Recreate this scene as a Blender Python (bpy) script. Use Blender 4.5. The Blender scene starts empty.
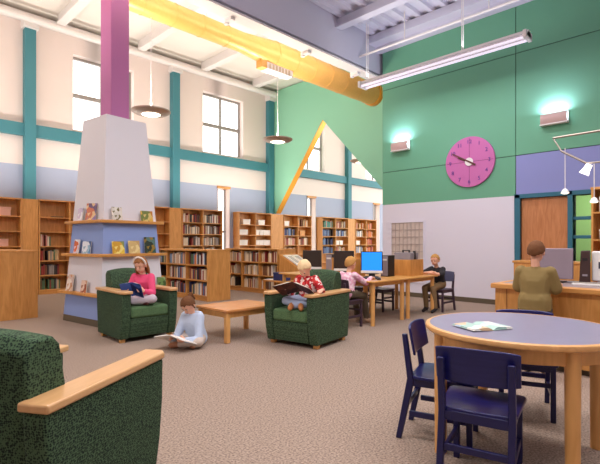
import bpy, bmesh, math, random
from mathutils import Vector, Matrix, Euler
random.seed(7)
SC = bpy.context.scene
COL = SC.collection
PI = math.pi

# ------------------------------------------------------------------ materials
MATS = {}
def lin(c):
    return tuple((v/12.92 if v <= .04045 else ((v+.055)/1.055)**2.4) for v in [x/255 for x in c]) + (1,)

def newmat(name):
    m = bpy.data.materials.new(name); m.use_nodes = True
    nt = m.node_tree
    return m, nt, nt.nodes['Principled BSDF']

def mat(name, c, rough=.6, metal=0, var=0, scale=8, bump=0, bscale=60, spec=None):
    """plain paint/plastic with a little procedural variation"""
    if name in MATS: return MATS[name]
    m, nt, b = newmat(name)
    b.inputs['Base Color'].default_value = lin(c)
    b.inputs['Roughness'].default_value = rough
    b.inputs['Metallic'].default_value = metal
    if spec is not None: b.inputs['Specular IOR Level'].default_value = spec
    tc = nt.nodes.new('ShaderNodeTexCoord')
    if var:
        n = nt.nodes.new('ShaderNodeTexNoise'); n.inputs['Scale'].default_value = scale
        n.inputs['Detail'].default_value = 3
        mx = nt.nodes.new('ShaderNodeMix'); mx.data_type = 'RGBA'
        mx.inputs[6].default_value = lin([max(0, v-var) for v in c])
        mx.inputs[7].default_value = lin([min(255, v+var) for v in c])
        nt.links.new(tc.outputs['Object'], n.inputs['Vector'])
        nt.links.new(n.outputs['Fac'], mx.inputs[0])
        nt.links.new(mx.outputs[2], b.inputs['Base Color'])
    if bump:
        n2 = nt.nodes.new('ShaderNodeTexNoise'); n2.inputs['Scale'].default_value = bscale
        bp = nt.nodes.new('ShaderNodeBump'); bp.inputs['Strength'].default_value = bump
        bp.inputs['Distance'].default_value = .01
        nt.links.new(tc.outputs['Object'], n2.inputs['Vector'])
        nt.links.new(n2.outputs['Fac'], bp.inputs['Height'])
        nt.links.new(bp.outputs['Normal'], b.inputs['Normal'])
    MATS[name] = m
    return m

def wood(name, c, amt=16, rough=.42, axis='Z', scale=5):
    if name in MATS: return MATS[name]
    m, nt, b = newmat(name)
    tc = nt.nodes.new('ShaderNodeTexCoord')
    mp = nt.nodes.new('ShaderNodeMapping')
    st = {'X': (.12, 1, 1), 'Y': (1, .12, 1), 'Z': (1, 1, .12)}[axis]
    mp.inputs['Scale'].default_value = [v*scale for v in st]
    n = nt.nodes.new('ShaderNodeTexNoise'); n.inputs['Scale'].default_value = 4
    n.inputs['Detail'].default_value = 6; n.inputs['Distortion'].default_value = 1.2
    cr = nt.nodes.new('ShaderNodeValToRGB')
    cr.color_ramp.elements[0].position = .3; cr.color_ramp.elements[1].position = .7
    cr.color_ramp.elements[0].color = lin([max(0, v-amt) for v in c])
    cr.color_ramp.elements[1].color = lin([min(255, v+amt*.7) for v in c])
    nt.links.new(tc.outputs['Object'], mp.inputs['Vector'])
    nt.links.new(mp.outputs['Vector'], n.inputs['Vector'])
    nt.links.new(n.outputs['Fac'], cr.inputs['Fac'])
    nt.links.new(cr.outputs['Color'], b.inputs['Base Color'])
    b.inputs['Roughness'].default_value = rough
    MATS[name] = m
    return m

def emis(name, c, s):
    if name in MATS: return MATS[name]
    m, nt, b = newmat(name)
    b.inputs['Base Color'].default_value = lin(c)
    b.inputs['Emission Color'].default_value = lin(c)
    b.inputs['Emission Strength'].default_value = s
    MATS[name] = m
    return m

def glassmat(name, tint=(255, 255, 255)):
    if name in MATS: return MATS[name]
    m = bpy.data.materials.new(name); m.use_nodes = True
    nt = m.node_tree; nt.nodes.clear()
    o = nt.nodes.new('ShaderNodeOutputMaterial')
    t = nt.nodes.new('ShaderNodeBsdfTransparent'); t.inputs['Color'].default_value = lin(tint)
    g = nt.nodes.new('ShaderNodeBsdfGlossy'); g.inputs['Roughness'].default_value = .03
    lw = nt.nodes.new('ShaderNodeLayerWeight'); lw.inputs['Blend'].default_value = .5
    pw = nt.nodes.new('ShaderNodeMath'); pw.operation = 'POWER'; pw.inputs[1].default_value = 5
    nt.links.new(lw.outputs['Facing'], pw.inputs[0])
    f = nt.nodes.new('ShaderNodeMath'); f.operation = 'MULTIPLY_ADD'; f.inputs[1].default_value = .8; f.inputs[2].default_value = .03
    nt.links.new(pw.outputs[0], f.inputs[0])
    mx = nt.nodes.new('ShaderNodeMixShader')
    nt.links.new(f.outputs[0], mx.inputs[0]); nt.links.new(t.outputs[0], mx.inputs[1])
    nt.links.new(g.outputs[0], mx.inputs[2]); nt.links.new(mx.outputs[0], o.inputs['Surface'])
    MATS[name] = m
    return m

def pattern(name, kind, cols, scale, rough=.85, stretch=(1, 1, 1)):
    """several-colour procedural pattern (fabric, picture covers, carpet)"""
    if name in MATS: return MATS[name]
    m, nt, b = newmat(name)
    tc = nt.nodes.new('ShaderNodeTexCoord')
    mp = nt.nodes.new('ShaderNodeMapping'); mp.inputs['Scale'].default_value = [scale*v for v in stretch]
    nt.links.new(tc.outputs['Object'], mp.inputs['Vector'])
    cr = nt.nodes.new('ShaderNodeValToRGB')
    if kind == 'noise':
        n = nt.nodes.new('ShaderNodeTexNoise'); n.inputs['Scale'].default_value = 1; n.inputs['Detail'].default_value = 4
        out = n.outputs['Fac']; vin = n.inputs['Vector']; lo, hi = .32, .68
    elif kind == 'cells':
        n = nt.nodes.new('ShaderNodeTexVoronoi'); n.inputs['Scale'].default_value = 1
        sep = nt.nodes.new('ShaderNodeSeparateColor'); nt.links.new(n.outputs['Color'], sep.inputs[0])
        out = sep.outputs[0]; vin = n.inputs['Vector']; lo, hi = .0, 1.0
    else:  # weave: little diagonal checks
        n = nt.nodes.new('ShaderNodeTexVoronoi'); n.inputs['Scale'].default_value = 1
        n.distance = 'MANHATTAN'; n.inputs['Randomness'].default_value = .65
        out = n.outputs['Distance']; vin = n.inputs['Vector']; lo, hi = .25, .85
    nt.links.new(mp.outputs['Vector'], vin)
    k = len(cols)
    el = cr.color_ramp.elements
    while len(el) < k: el.new(.5)
    for i, c in enumerate(cols):
        el[i].position = lo+(hi-lo)*i/max(1, k-1) if kind != 'cells' else i/k
        el[i].color = lin(c)
    if kind == 'cells': cr.color_ramp.interpolation = 'CONSTANT'
    nt.links.new(out, cr.inputs['Fac'])
    nt.links.new(cr.outputs['Color'], b.inputs['Base Color'])
    b.inputs['Roughness'].default_value = rough
    b.inputs['Specular IOR Level'].default_value = .25
    MATS[name] = m
    return m

# ------------------------------------------------------------------ mesh helper
class MB:
    def __init__(s): s.v = []; s.f = []; s.m = []; s.sm = []
    def add(s, vs, fs, mi=0, smooth=False, M=None):
        o = len(s.v)
        s.v += [tuple(M @ Vector(p)) if M else tuple(p) for p in vs]
        for f in fs:
            s.f.append([o+i for i in f]); s.m.append(mi); s.sm.append(smooth)
        return s
    def box(s, x0, x1, y0, y1, z0, z1, mi=0, M=None):
        vs = [(x0,y0,z0),(x1,y0,z0),(x1,y1,z0),(x0,y1,z0),(x0,y0,z1),(x1,y0,z1),(x1,y1,z1),(x0,y1,z1)]
        return s.add(vs, [(3,2,1,0),(4,5,6,7),(0,1,5,4),(1,2,6,5),(2,3,7,6),(3,0,4,7)], mi, False, M)
    def prism(s, pts, axis, a0, a1, mi=0, M=None):
        """polygon extruded along an axis; pts are the other two coordinates in order"""
        def P(p, a):
            return {'x': (a, p[0], p[1]), 'y': (p[0], a, p[1]), 'z': (p[0], p[1], a)}[axis]
        n = len(pts)
        vs = [P(p, a0) for p in pts] + [P(p, a1) for p in pts]
        fs = [list(range(n))[::-1], list(range(n, 2*n))] + [(i, (i+1) % n, n+(i+1) % n, n+i) for i in range(n)]
        return s.add(vs, fs, mi, False, M)
    def tube(s, p0, p1, r0, r1=None, n=12, mi=0, M=None, caps=True):
        r1 = r0 if r1 is None else r1
        p0 = Vector(p0); p1 = Vector(p1); d = (p1-p0).normalized()
        a = d.orthogonal().normalized(); b = d.cross(a)
        vs = []
        for p, r in ((p0, r0), (p1, r1)):
            for i in range(n):
                t = 2*PI*i/n; vs.append(p+a*(r*math.cos(t))+b*(r*math.sin(t)))
        fs = [(i, (i+1) % n, n+(i+1) % n, n+i) for i in range(n)]
        s.add(vs, fs, mi, True, M)
        if caps:
            s.add(vs[:n], [list(range(n))[::-1]], mi, False, M); s.add(vs[n:], [list(range(n))], mi, False, M)
        return s
    def lathe(s, prof, n=32, mi=0, c=(0, 0, 0), M=None, ring=False):
        k = len(prof); vs = []
        for i in range(n):
            t = 2*PI*i/n
            for r, z in prof: vs.append((c[0]+r*math.cos(t), c[1]+r*math.sin(t), c[2]+z))
        fs = []
        for i in range(n):
            j = (i+1) % n
            for q in range(k-1): fs.append((i*k+q, j*k+q, j*k+q+1, i*k+q+1))
        s.add(vs, fs, mi, True, M)
        if ring:
            fs = [(i*k+k-1, ((i+1) % n)*k+k-1, ((i+1) % n)*k, i*k) for i in range(n)]
            return s.add(vs, fs, mi, True, M)
        if prof[0][0] > 1e-6: s.add([vs[i*k] for i in range(n)], [list(range(n))[::-1]], mi, False, M)
        if prof[-1][0] > 1e-6: s.add([vs[i*k+k-1] for i in range(n)], [list(range(n))], mi, False, M)
        return s
    def mesh(s, name, mats):
        me = bpy.data.meshes.new(name)
        me.from_pydata(s.v, [], s.f)
        for m in (mats if isinstance(mats, (list, tuple)) else [mats]): me.materials.append(m)
        for p, mi, sm in zip(me.polygons, s.m, s.sm): p.material_index = mi; p.use_smooth = sm
        bm = bmesh.new(); bm.from_mesh(me)
        bmesh.ops.remove_doubles(bm, verts=bm.verts, dist=1e-5)
        bmesh.ops.recalc_face_normals(bm, faces=bm.faces)
        bm.to_mesh(me); bm.free()
        me.set_sharp_from_angle(angle=math.radians(38))
        return me
    def build(s, name, mats, parent=None, bevel=0, seg=2, loc=None, rot=None):
        o = bpy.data.objects.new(name, s.mesh(name, mats)); COL.objects.link(o)
        if parent: o.parent = parent
        if loc is not None: o.location = loc
        if rot is not None: o.rotation_euler = rot
        if bevel:
            md = o.modifiers.new('bevel', 'BEVEL'); md.width = bevel; md.segments = seg
            md.limit_method = 'ANGLE'; md.angle_limit = math.radians(40)
        return o

def B(*a, **k): return MB().box(*a, **k)

def tag(o, label=None, cat=None, group=None, kind=None):
    if label: o['label'] = label
    if cat: o['category'] = cat
    if group: o['group'] = group
    if kind: o['kind'] = kind
    return o
def thing(name, label, cat, loc=(0, 0, 0), rz=0, group=None):
    o = bpy.data.objects.new(name, None); COL.objects.link(o)
    o.empty_display_size = .1
    o.location = loc; o.rotation_euler = (0, 0, rz)
    return tag(o, label, cat, group)
def struct(o, label=None):
    o['kind'] = 'structure'
    if label: o['label'] = label
    return o
def dup(root, loc, rz, label, group=None):
    r = root.copy(); COL.objects.link(r); r.location = loc; r.rotation_euler = (0, 0, rz)
    r['label'] = label
    if group: r['group'] = group
    for ch in list(root.children):
        c = ch.copy(); COL.objects.link(c); c.parent = r
        for g in list(ch.children):
            d = g.copy(); COL.objects.link(d); d.parent = c
    return r
def face(fx, fy):            # rotation that turns local +Y to the given direction
    return math.atan2(fy, fx)-PI/2

# ------------------------------------------------------------------ palette
WOOD  = wood('oak', (210, 148, 78), 14)
WOODX = wood('oak_across', (210, 148, 78), 14, axis='X')
WOODY = wood('oak_along', (210, 148, 78), 14, axis='Y')
WOODIN = wood('oak_shelf', (204, 140, 70), 12, axis='X')
MAPLE = wood('maple', (226, 168, 100), 10, .38)
MAPLEX = wood('maple_board', (228, 172, 110), 10, .35, axis='Y')
DOORW = wood('door_wood', (196, 128, 78), 14, .45)
TEAL  = mat('teal_paint', (64, 130, 142), .55)
BLUEW = mat('pale_blue_paint', (166, 176, 200), .7)
CREAM = mat('cream_paint', (234, 220, 214), .75)
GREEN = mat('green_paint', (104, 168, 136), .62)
GREENLIT = mat('lit_green_paint', (150, 214, 182), .65)  # wall green made lighter, lamp spill on the gable put into the colour
WHITEW = mat('white_paint', (224, 220, 232), .7)
LAVEN = mat('lavender_paint', (140, 146, 202), .65)
FRAMEB = mat('blue_frame_paint', (40, 106, 128), .5)
YELLOW = mat('yellow_trim_paint', (226, 160, 52), .55)
CEILW = mat('white_ceiling', (240, 234, 226), .75)
CEILG = mat('lilac_ceiling_deck', (206, 204, 220), .7)
STEEL = mat('white_steel', (232, 226, 224), .5)
DARK  = mat('dark_gap', (40, 60, 52), .8)
GREY  = mat('grey_plastic', (150, 140, 150), .5)
BLACK = mat('black_plastic', (26, 24, 26), .45)
WHITE = mat('white_plastic', (230, 228, 226), .5)
GLASS = glassmat('window_glass')
CARPET = pattern('carpet', 'noise', [(120, 103, 92), (158, 138, 124), (184, 163, 147)], 75, .95)
BASEB = mat('brown_base', (96, 84, 66), .6)
METAL = mat('brushed_metal', (170, 160, 150), .35, .8)

# ------------------------------------------------------------------ the room
# x runs along the window wall, y towards it, z up
WX0, WX1, WY = -2.0, 21.0, 12.45
CX, CY1 = 9.30, 6.33
struct(B(-5, 21.4, -5, 12.8, -.15, 0).build('floor', CARPET), 'beige loop pile carpet across the library floor')

def wall_cells(mb, us, zs, holes, matfn, put):
    for i in range(len(us)-1):
        for j in range(len(zs)-1):
            um, zm = (us[i]+us[i+1])/2, (zs[j]+zs[j+1])/2
            if any(h[0] < um < h[1] and h[2] < zm < h[3] for h in holes): continue
            put(mb, us[i], us[i+1], zs[j], zs[j+1], matfn(um, zm))

BAYS = [5.0, 8.95, 13.25, 17.75]
WH = [(c-.82, c+.82, 4.2, 6.18) for c in BAYS] + [(c-.26, c+.22, .1, 3.12) for c in BAYS]
us = sorted({WX0, WX1} | {h[0] for h in WH} | {h[1] for h in WH})
zs = sorted({0, 3.15, 6.85} | {h[2] for h in WH} | {h[3] for h in WH})
mb = MB()
us = [-5.0]+[u for u in us if u > -1.9]
wall_cells(mb, us, zs, WH, lambda u, z: 0 if z > 3.15 else 1,
           lambda m, a, b, c, d, k: m.box(a, b, WY, WY+.34, c, d, k))
wl = struct(mb.build('wall_left', [CREAM, BLUEW]), 'tall window wall, cream above and pale blue below')
# lining of the window reveals
for i, c in enumerate(BAYS):
    n = i+1
    MULL = mat('window_bar_grey', (150, 144, 140), .5)
    f = MB()
    x0, x1, z0, z1 = c-.82, c+.82, 4.2, 6.18
    ya, yb = WY+.2, WY+.26
    for a, b in ((x0, x0+.06), (x1-.06, x1)): f.box(a, b, ya, yb, z0, z1)
    f.box(c-.035, c+.035, ya, yb, z0+.05, z1-.05)
    for a, b in ((z0, z0+.06), (z1-.06, z1), (5.12, 5.22)): f.box(x0+.05, x1-.05, ya-.01, yb+.01, a, b)
    w = struct(f.build('window_%d' % n, MULL), 'high four-pane window in the cream wall')
    B(x0+.01, x1-.01, ya+.02, ya+.03, z0+.01, z1-.01).build('pane', GLASS, w)
    B(x0-.02, x1+.02, WY-.05, WY+.2, z0-.04, z0).build('window_sill', CREAM, w)
    f = MB()
    x0, x1, z0, z1 = c-.26, c+.22, .1, 3.12
    for a, b in ((x0, x0+.05), (x1-.05, x1)): f.box(a, b, ya, yb, z0, z1)
    for a, b in ((z0, z0+.06), (z1-.06, z1), (1.6, 1.66)): f.box(x0+.04, x1-.04, ya-.01, yb+.01, a, b)
    w = struct(f.build('window_%d' % (n+4), MULL), 'tall slit window between bookcases')
    B(x0+.01, x1-.01, ya+.02, ya+.03, z0+.01, z1-.01).build('pane', GLASS, w)
    r = MB()
    r.box(x1-.012, x1, WY-.03, ya, z0, z1-.05).box(x0, x0+.012, WY-.03, ya, z0, z1-.05)
    r.build('reveal_lining', CREAM, w)
    B(x0-.02, x1+.02, WY-.06, ya, z1-.05, z1+.02).build('head_board', WOODX, w)
# teal posts and the teal belt
COLS = [-.77, 3.15, 7.07, 10.93, 15.5, 19.6]
for i, c in enumerate(COLS):
    o = struct(B(c-.12, c+.12, WY-.2, WY, 0, 6.42).build('trim_%d' % (i+1), TEAL, bevel=.006), 'teal painted post on the window wall')
    B(c-.16, c+.16, WY-.3, WY+.0, 6.42, 6.62).build('bracket', STEEL, o)
struct(B(WX0, WX1, WY-.13, WY, 3.84, 4.14).build('trim_7', TEAL, bevel=.006), 'long teal belt rail on the window wall')

# green gable wall with its pointed opening (crosses to the window wall)
FX0, FX1 = 11.08, 11.27
pk = (9.9, 5.31)
poly = [(12.45, 2.34), (12.45, 6.8), (6.2, 6.8), (6.2, 1.42), pk, (12.18, 2.34)]
struct(MB().prism([poly[0], poly[1], (pk[0], 6.8), pk, poly[5]], 'x', FX0, FX1)
       .prism([(pk[0], 6.8), poly[2], poly[3], pk], 'x', FX0, FX1).build('wall_far', GREENLIT), 'green wall tinted as lamplit, with a pointed triangular opening')
d = Vector((0, poly[5][0]-pk[0], poly[5][1]-pk[1])).normalized()
nrm = Vector((0, d.z, -d.y))
if nrm.y > 0: nrm = -nrm
e = .03
p0, p1 = pk, poly[5]
struct(MB().prism([p0, p1, (p1[0]+nrm.y*e, p1[1]+nrm.z*e), (p0[0]+nrm.y*e*.2, p0[1]-e)], 'x', FX0-.012, FX1+.012)
       .build('trim_8', YELLOW), 'yellow trim lining the left slope of the pointed opening')

# clock wall with door and side light
DH = [(2.30, 3.12, 0, 2.12), (1.30, 2.22, .9, 2.12)]
us = sorted({-4.5, CY1} | {h[0] for h in DH} | {h[1] for h in DH})
zs = sorted({0, .9, 2.12, 6.22})
mb = MB()
wall_cells(mb, us, zs, DH, lambda u, z: 0, lambda m, a, b, c, d, k: m.box(CX, CX+.2, a, b, c, d, k))
mb.box(CX+.2, FX0+.1, CY1-.2, CY1, 0, 6.8, 1)
wr = struct(mb.build('wall_right', [DARK, WHITEW]), 'high clock wall clad in painted panels')
def panel(y0, y1, z0, z1, m): B(CX-.014, CX, y0, y1, z0, z1).build('panel', m, wr)
g = .007
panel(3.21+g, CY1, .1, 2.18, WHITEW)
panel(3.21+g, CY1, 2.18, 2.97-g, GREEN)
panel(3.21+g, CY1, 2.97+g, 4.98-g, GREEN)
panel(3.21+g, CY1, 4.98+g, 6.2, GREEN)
panel(-.6, 3.21-g, 2.20, 2.97-g, LAVEN)
panel(-.6, 3.21-g, 2.97+g, 4.98-g, GREEN)
panel(-.6, 3.21-g, 4.98+g, 6.2, GREEN)
panel(-4.5, -.6-2*g, 0, 2.97-g, WHITEW)
panel(-4.5, -.6-2*g, 2.97+g, 6.2, GREEN)
panel(-.6, 1.24, .1, 2.2, WHITEW)
struct(B(CX-.03, CX, 3.21, CY1, 0, .1).build('baseboard_right', BASEB), 'dark brown baseboard under the white wall')
# frame, door, side light
f = MB()
f.box(CX-.05, CX+.16, 3.12, 3.22, 0, 2.2).box(CX-.05, CX+.16, 2.22, 2.30, 0, 2.2)
f.box(CX-.05, CX+.16, 1.22, 3.22, 2.12, 2.20).box(CX-.05, CX+.16, 1.22, 1.30, 0, 2.12)
dr = struct(f.build('door_1', FRAMEB, bevel=.006), 'wooden door in a blue painted frame')
B(CX+.03, CX+.08, 2.305, 3.115, .01, 2.115).build('door_leaf', DOORW, dr)
MB().tube((CX+.03, 2.4, 1.0), (CX-.04, 2.4, 1.0), .012).tube((CX-.04, 2.39, 1.0), (CX-.04, 2.51, 1.0), .01).build('door_handle', METAL, dr)
f = MB()
for z in (1.36, 1.70): f.box(CX, CX+.1, 1.3, 2.22, z-.03, z+.03)
f.box(CX-.02, CX+.14, 1.3, 2.22, .86, .92)
wn = struct(f.build('window_9', FRAMEB, bevel=.004), 'blue framed side light looking into the green office')
B(CX+.04, CX+.05, 1.31, 2.21, .92, 2.12).build('pane', GLASS, wn)
# the office seen through the side light
OFG = mat('office_green_paint', (150, 196, 120), .7)
struct(MB().box(11.6, 11.75, -1.5, 5.0, 0, 2.8).box(9.5, 11.75, -1.65, -1.5, 0, 2.8).box(9.5, 11.75, 5, 5.1, 0, 2.8)
       .box(9.5, 11.75, -1.65, 5.1, 2.8, 2.9).build('wall_office', OFG), 'green office wall behind the side light')

struct(B(-5, 11.75, -5.2, -5, 0, 6.4).build('wall_back', WHITEW), 'white back wall of the library')
mb = MB()
mb.box(-5.2, -5, -5.2, 6.9, 0, 7).box(-5.2, -5, 11.6, 12.8, 0, 7).box(-5.2, -5, 6.9, 11.6, 0, 1).box(-5.2, -5, 6.9, 11.6, 5.8, 7)
struct(mb.build('wall_front', CREAM), 'cream side wall of the library')
f = MB()
for y in (6.9, 8.05, 9.2, 10.35, 11.5): f.box(-5.15, -5.05, y, y+.1, 1, 5.8)
for z in (1.0, 3.3, 5.72): f.box(-5.16, -5.04, 6.9, 11.6, z, z+.08)
w = struct(f.build('window_10', MULL), 'large side window of the library')
B(-5.11, -5.10, 6.95, 11.55, 1.02, 5.75).build('pane', GLASS, w)
# ceilings
rib = MB()
rib.box(-5, FX0-.01, -5, 6.42, 6.26, 6.4)
y = -4.9
while y < 6.3:
    rib.prism([(y, 6.26), (y+.16, 6.26), (y+.13, 6.2), (y+.03, 6.2)], 'x', -5, CX+.0)
    y += .3
ce = struct(rib.build('ceiling', CEILG), 'lilac grey ribbed metal deck ceiling')
B(-5, FX0-.01, 6.42, 6.5, 5.42, 6.85).build('bulkhead', CEILG, ce)
for x in (1.6, 4.65, 7.7):
    MB().box(x-.05, x+.05, -5, 6.42, 6.02, 6.2).box(x-.1, x+.1, -5, 6.42, 6.0, 6.03).build('joist', CEILG, ce)
B(8.82, CX-.02, -5, 6.42, 6.02, 6.2).build('joist', CEILG, ce)
B(9.12, CX-.02, -5, 6.42, 5.9, 6.02).build('joist', CEILG, ce)
hc = struct(B(-5, 21.4, 6.5, 12.8, 6.85, 7.0).build('ceiling_high', CEILW), 'warm white ceiling over the bookcases')
for k in range(10):
    x = -.4+2.05*k
    MB().box(x-.025, x+.025, 6.5, 12.0, 6.6, 6.85).box(x-.1, x+.1, 6.5, 12.0, 6.56, 6.6).build('joist', STEEL, hc)
MB().tube((-5, 11.9, 6.5), (FX0-.3, 11.9, 6.5), .075).build('eave_tube', STEEL, hc)
MB().box(-5, FX0-.01, 12.1, 12.44, 6.62, 6.72).build('eave_plate', STEEL, hc)
# beam at the step between the ceilings
bm_ = MB()
bm_.box(-5, CX+.35, 6.4, 6.7, 5.32, 5.36).box(-5, CX+.35, 6.53, 6.57, 5.36, 5.6).box(-5, CX+.35, 6.45, 6.65, 5.6, 5.63)
bo = struct(bm_.build('trim_9', STEEL, bevel=.004), 'long white steel beam at the ceiling step')
for x in (4.9, 6.9, 8.6):
    MB().box(x-.05, x+.05, 6.54, 6.72, 5.26, 5.33).tube((x, 6.74, 5.24), (x, 6.74, 5.38), .045).build('lamp_bracket', STEEL, bo)
for x in (-1.0, 3.0, 7.0):
    l = bpy.data.lights.new('beam_uplight', 'AREA'); l.shape = 'RECTANGLE'; l.size = 3.6; l.size_y = .1; l.energy = 50; l.color = (1, .93, .84)
    o = bpy.data.objects.new('beam_uplight', l); COL.objects.link(o); o.location = (x, 6.72, 5.40); o.rotation_euler = (PI-.15, 0, 0)

# ------------------------------------------------------------------ ceiling things
# round yellow duct
DY, DZ = 7.83, 5.64
du = thing('ventilation_duct', 'round yellow ventilation duct hanging below the white ceiling', 'duct', (0, DY, DZ))
DUC = mat('duct_yellow', (222, 170, 92), .4, .15, 8, 20)
def seg_duct(xs, name):
    m = MB()
    for (xa, ra), (xb, rb) in zip(xs[:-1], xs[1:]): m.tube((xa, 0, 0), (xb, 0, 0), ra, rb, 28, caps=False)
    k = xs[0][0]
    while k < xs[-1][0]:
        if abs(xs[0][1]-xs[-1][1]) < 1e-4: m.tube((k-.012, 0, 0), (k+.012, 0, 0), xs[0][1]+.008, None, 28)
        k += .62
    return m.build(name, DUC, du)
seg_duct([(-3.0, .21), (6.1, .21)], 'duct_section')
seg_duct([(6.1, .21), (7.0, .3)], 'reducer')
seg_duct([(7.0, .3), (FX0+.05, .3)], 'duct_section')
MB().tube((FX0-.16, 0, 0), (FX0-.01, 0, 0), .325, None, 28).build('wall_collar', mat('duct_orange', (226, 150, 40), .45), du)
rg = MB().box(6.75, 7.55, -.12, .12, -.42, -.27).build('air_register', STEEL, du)
gm = MB()
for k in range(7): gm.box(6.8+.1*k, 6.86+.1*k, -.125, .125, -.4, -.29)
gm.build('grille', mat('register_grey', (196, 176, 150), .5), rg)
B(6.6, 6.77, -.1, .1, -.41, -.2).build('register_boot', DUC, du)
for x in (1.6, 5.2, 8.9):
    MB().tube((x, 0, .2), (x, 0, 1.2), .01, None, 6).build('hanger', STEEL, du)

# dish pendants
DISH = mat('dish_metal', (176, 156, 140), .4, .3)
def pendant(x, y, z, ztop, label):
    t = thing('pendant_lamp', label, 'lamp', (x, y, z), 0, 'dish pendants under the duct')
    MB().lathe([(.0, -.05), (.16, -.05), (.30, -.03), (.35, .0), (.35, .02), (.30, .0), (.17, -.01), (.0, -.01)], 40).build('dish', DISH, t)
    MB().lathe([(.0, -.075), (.12, -.07), (.17, -.052)], 32).build('diffuser', emis('pendant_glow', (255, 246, 228), 3.0), t)
    MB().tube((0, 0, -.01), (0, 0, ztop-z), .007, None, 8).build('stem', STEEL, t)
    MB().lathe([(.0, .01), (.05, .01), (.05, .09), (.0, .09)], 16).build('lamp_holder', STEEL, t)
    l = bpy.data.lights.new('pendant_uplight', 'AREA'); l.shape = 'DISK'; l.size = .5; l.energy = 65; l.color = (1, .9, .77)
    o = bpy.data.objects.new('pendant_uplight', l); COL.objects.link(o); o.parent = t; o.location = (0, 0, .1); o.rotation_euler = (PI, 0, 0)
    return t
l = bpy.data.lights.new('pendant_uplight', 'AREA'); l.shape = 'DISK'; l.size = .5; l.energy = 65; l.color = (1, .9, .77)
o = bpy.data.objects.new('pendant_uplight', l); COL.objects.link(o); o.location = (.81, DY, 3.78); o.rotation_euler = (PI, 0, 0)
pendant(3.99, DY, 3.68, DZ-.2, 'round dish pendant beside the purple column')
pendant(7.17, DY, 3.68, DZ-.4, 'round dish pendant in front of the green gable wall')
pendant(11.95, 9.0, 3.95, 6.85, 'round dish pendant seen through the pointed opening')

# linear fluorescent
lf = thing('linear_light', 'long white twin-tube fluorescent fitting hung before the green wall', 'lamp', (8.0, 2.55, 4.72))
LEN = 3.45
MB().box(-.05, .05, 0, LEN, 0, .07).prism([(-.14, -.04), (.14, -.04), (.05, .03), (-.05, .03)], 'y', 0, LEN).build('housing', STEEL, lf, bevel=.004)
for s in (-1, 1):
    MB().tube((s*.085, .03, -.055), (s*.085, LEN-.03, -.055), .022, None, 12).build('tube', emis('tube_glow', (232, 226, 246), .7), lf)
for y in (.0, LEN-.06): B(-.15, .15, y, y+.06, -.08, .05).build('end_cap', STEEL, lf, bevel=.01)
for y in (1.15, 3.3):
    MB().tube((-.03, y, .06), (-.03, y, 1.3), .008, None, 6).tube((.03, y, .06), (.03, y, 1.3), .008, None, 6).build('hanger', STEEL, lf)
l = bpy.data.lights.new('linear_light_lamp', 'AREA'); l.shape = 'RECTANGLE'; l.size = .2; l.size_y = LEN; l.energy = 50; l.color = (.95, .94, 1)
o = bpy.data.objects.new('linear_light_lamp', l); COL.objects.link(o); o.parent = lf; o.location = (0, LEN/2, -.1)
area_up = o.copy(); area_up.data = l.copy(); area_up.data.energy = 16; COL.objects.link(area_up); area_up.location = (0, LEN/2, .15); area_up.rotation_euler = (PI, 0, 0)

# sprinkler pipe
sp = thing('conduit_pipe', 'thin white pipe running under the lilac ceiling deck', 'pipe', (8.45, 0, 5.6))
MB().tube((0, -3, 0), (0, 6.4, 0), .025, None, 8).build('pipe', STEEL, sp)
for y in (1.5, 3.4, 5.2): MB().tube((0, y, 0), (0, y, .62), .012, None, 6).build('hanger', STEEL, sp)

# wall sconces
SCON = mat('sconce_shade', (196, 164, 160), .5)
def sconce(y, z, label):
    t = thing('wall_sconce', label, 'lamp', (CX-.014, y, z), 0, 'sconces on the green wall')
    m = MB()
    pr = [(-.03, -.1), (-.11, -.1), (-.13, -.06), (-.13, .03), (-.11, .08), (-.1, .08), (-.115, .02), (-.115, -.06), (-.1, -.085), (-.03, -.085)]
    m.prism([(a, b) for a, b in pr], 'y', -.22, .22)
    m.build('shade', SCON, t)
    B(-.03, 0, -.23, .23, -.12, .1).build('back_plate', STEEL, t, bevel=.004)
    B(-.13, -.02, -.23, .23, -.125, -.105).build('lower_lip', STEEL, t)
    MB().tube((-.07, -.2, .02), (-.07, .2, .02), .025, None, 10).build('tube', emis('sconce_glow', (190, 240, 255), 14), t)
    l = bpy.data.lights.new('sconce_lamp', 'AREA'); l.shape = 'RECTANGLE'; l.size = .08; l.size_y = .4; l.energy = 13; l.color = (.78, .70, 1)
    o = bpy.data.objects.new('sconce_lamp', l); COL.objects.link(o); o.parent = t; o.location = (-.10, 0, .10); o.rotation_euler = (PI, 0, 0)
sconce(5.79, 3.55, 'small glowing sconce left of the pink clock')
sconce(2.51, 3.57, 'glowing sconce to the right of the pink clock, above the door')

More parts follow.
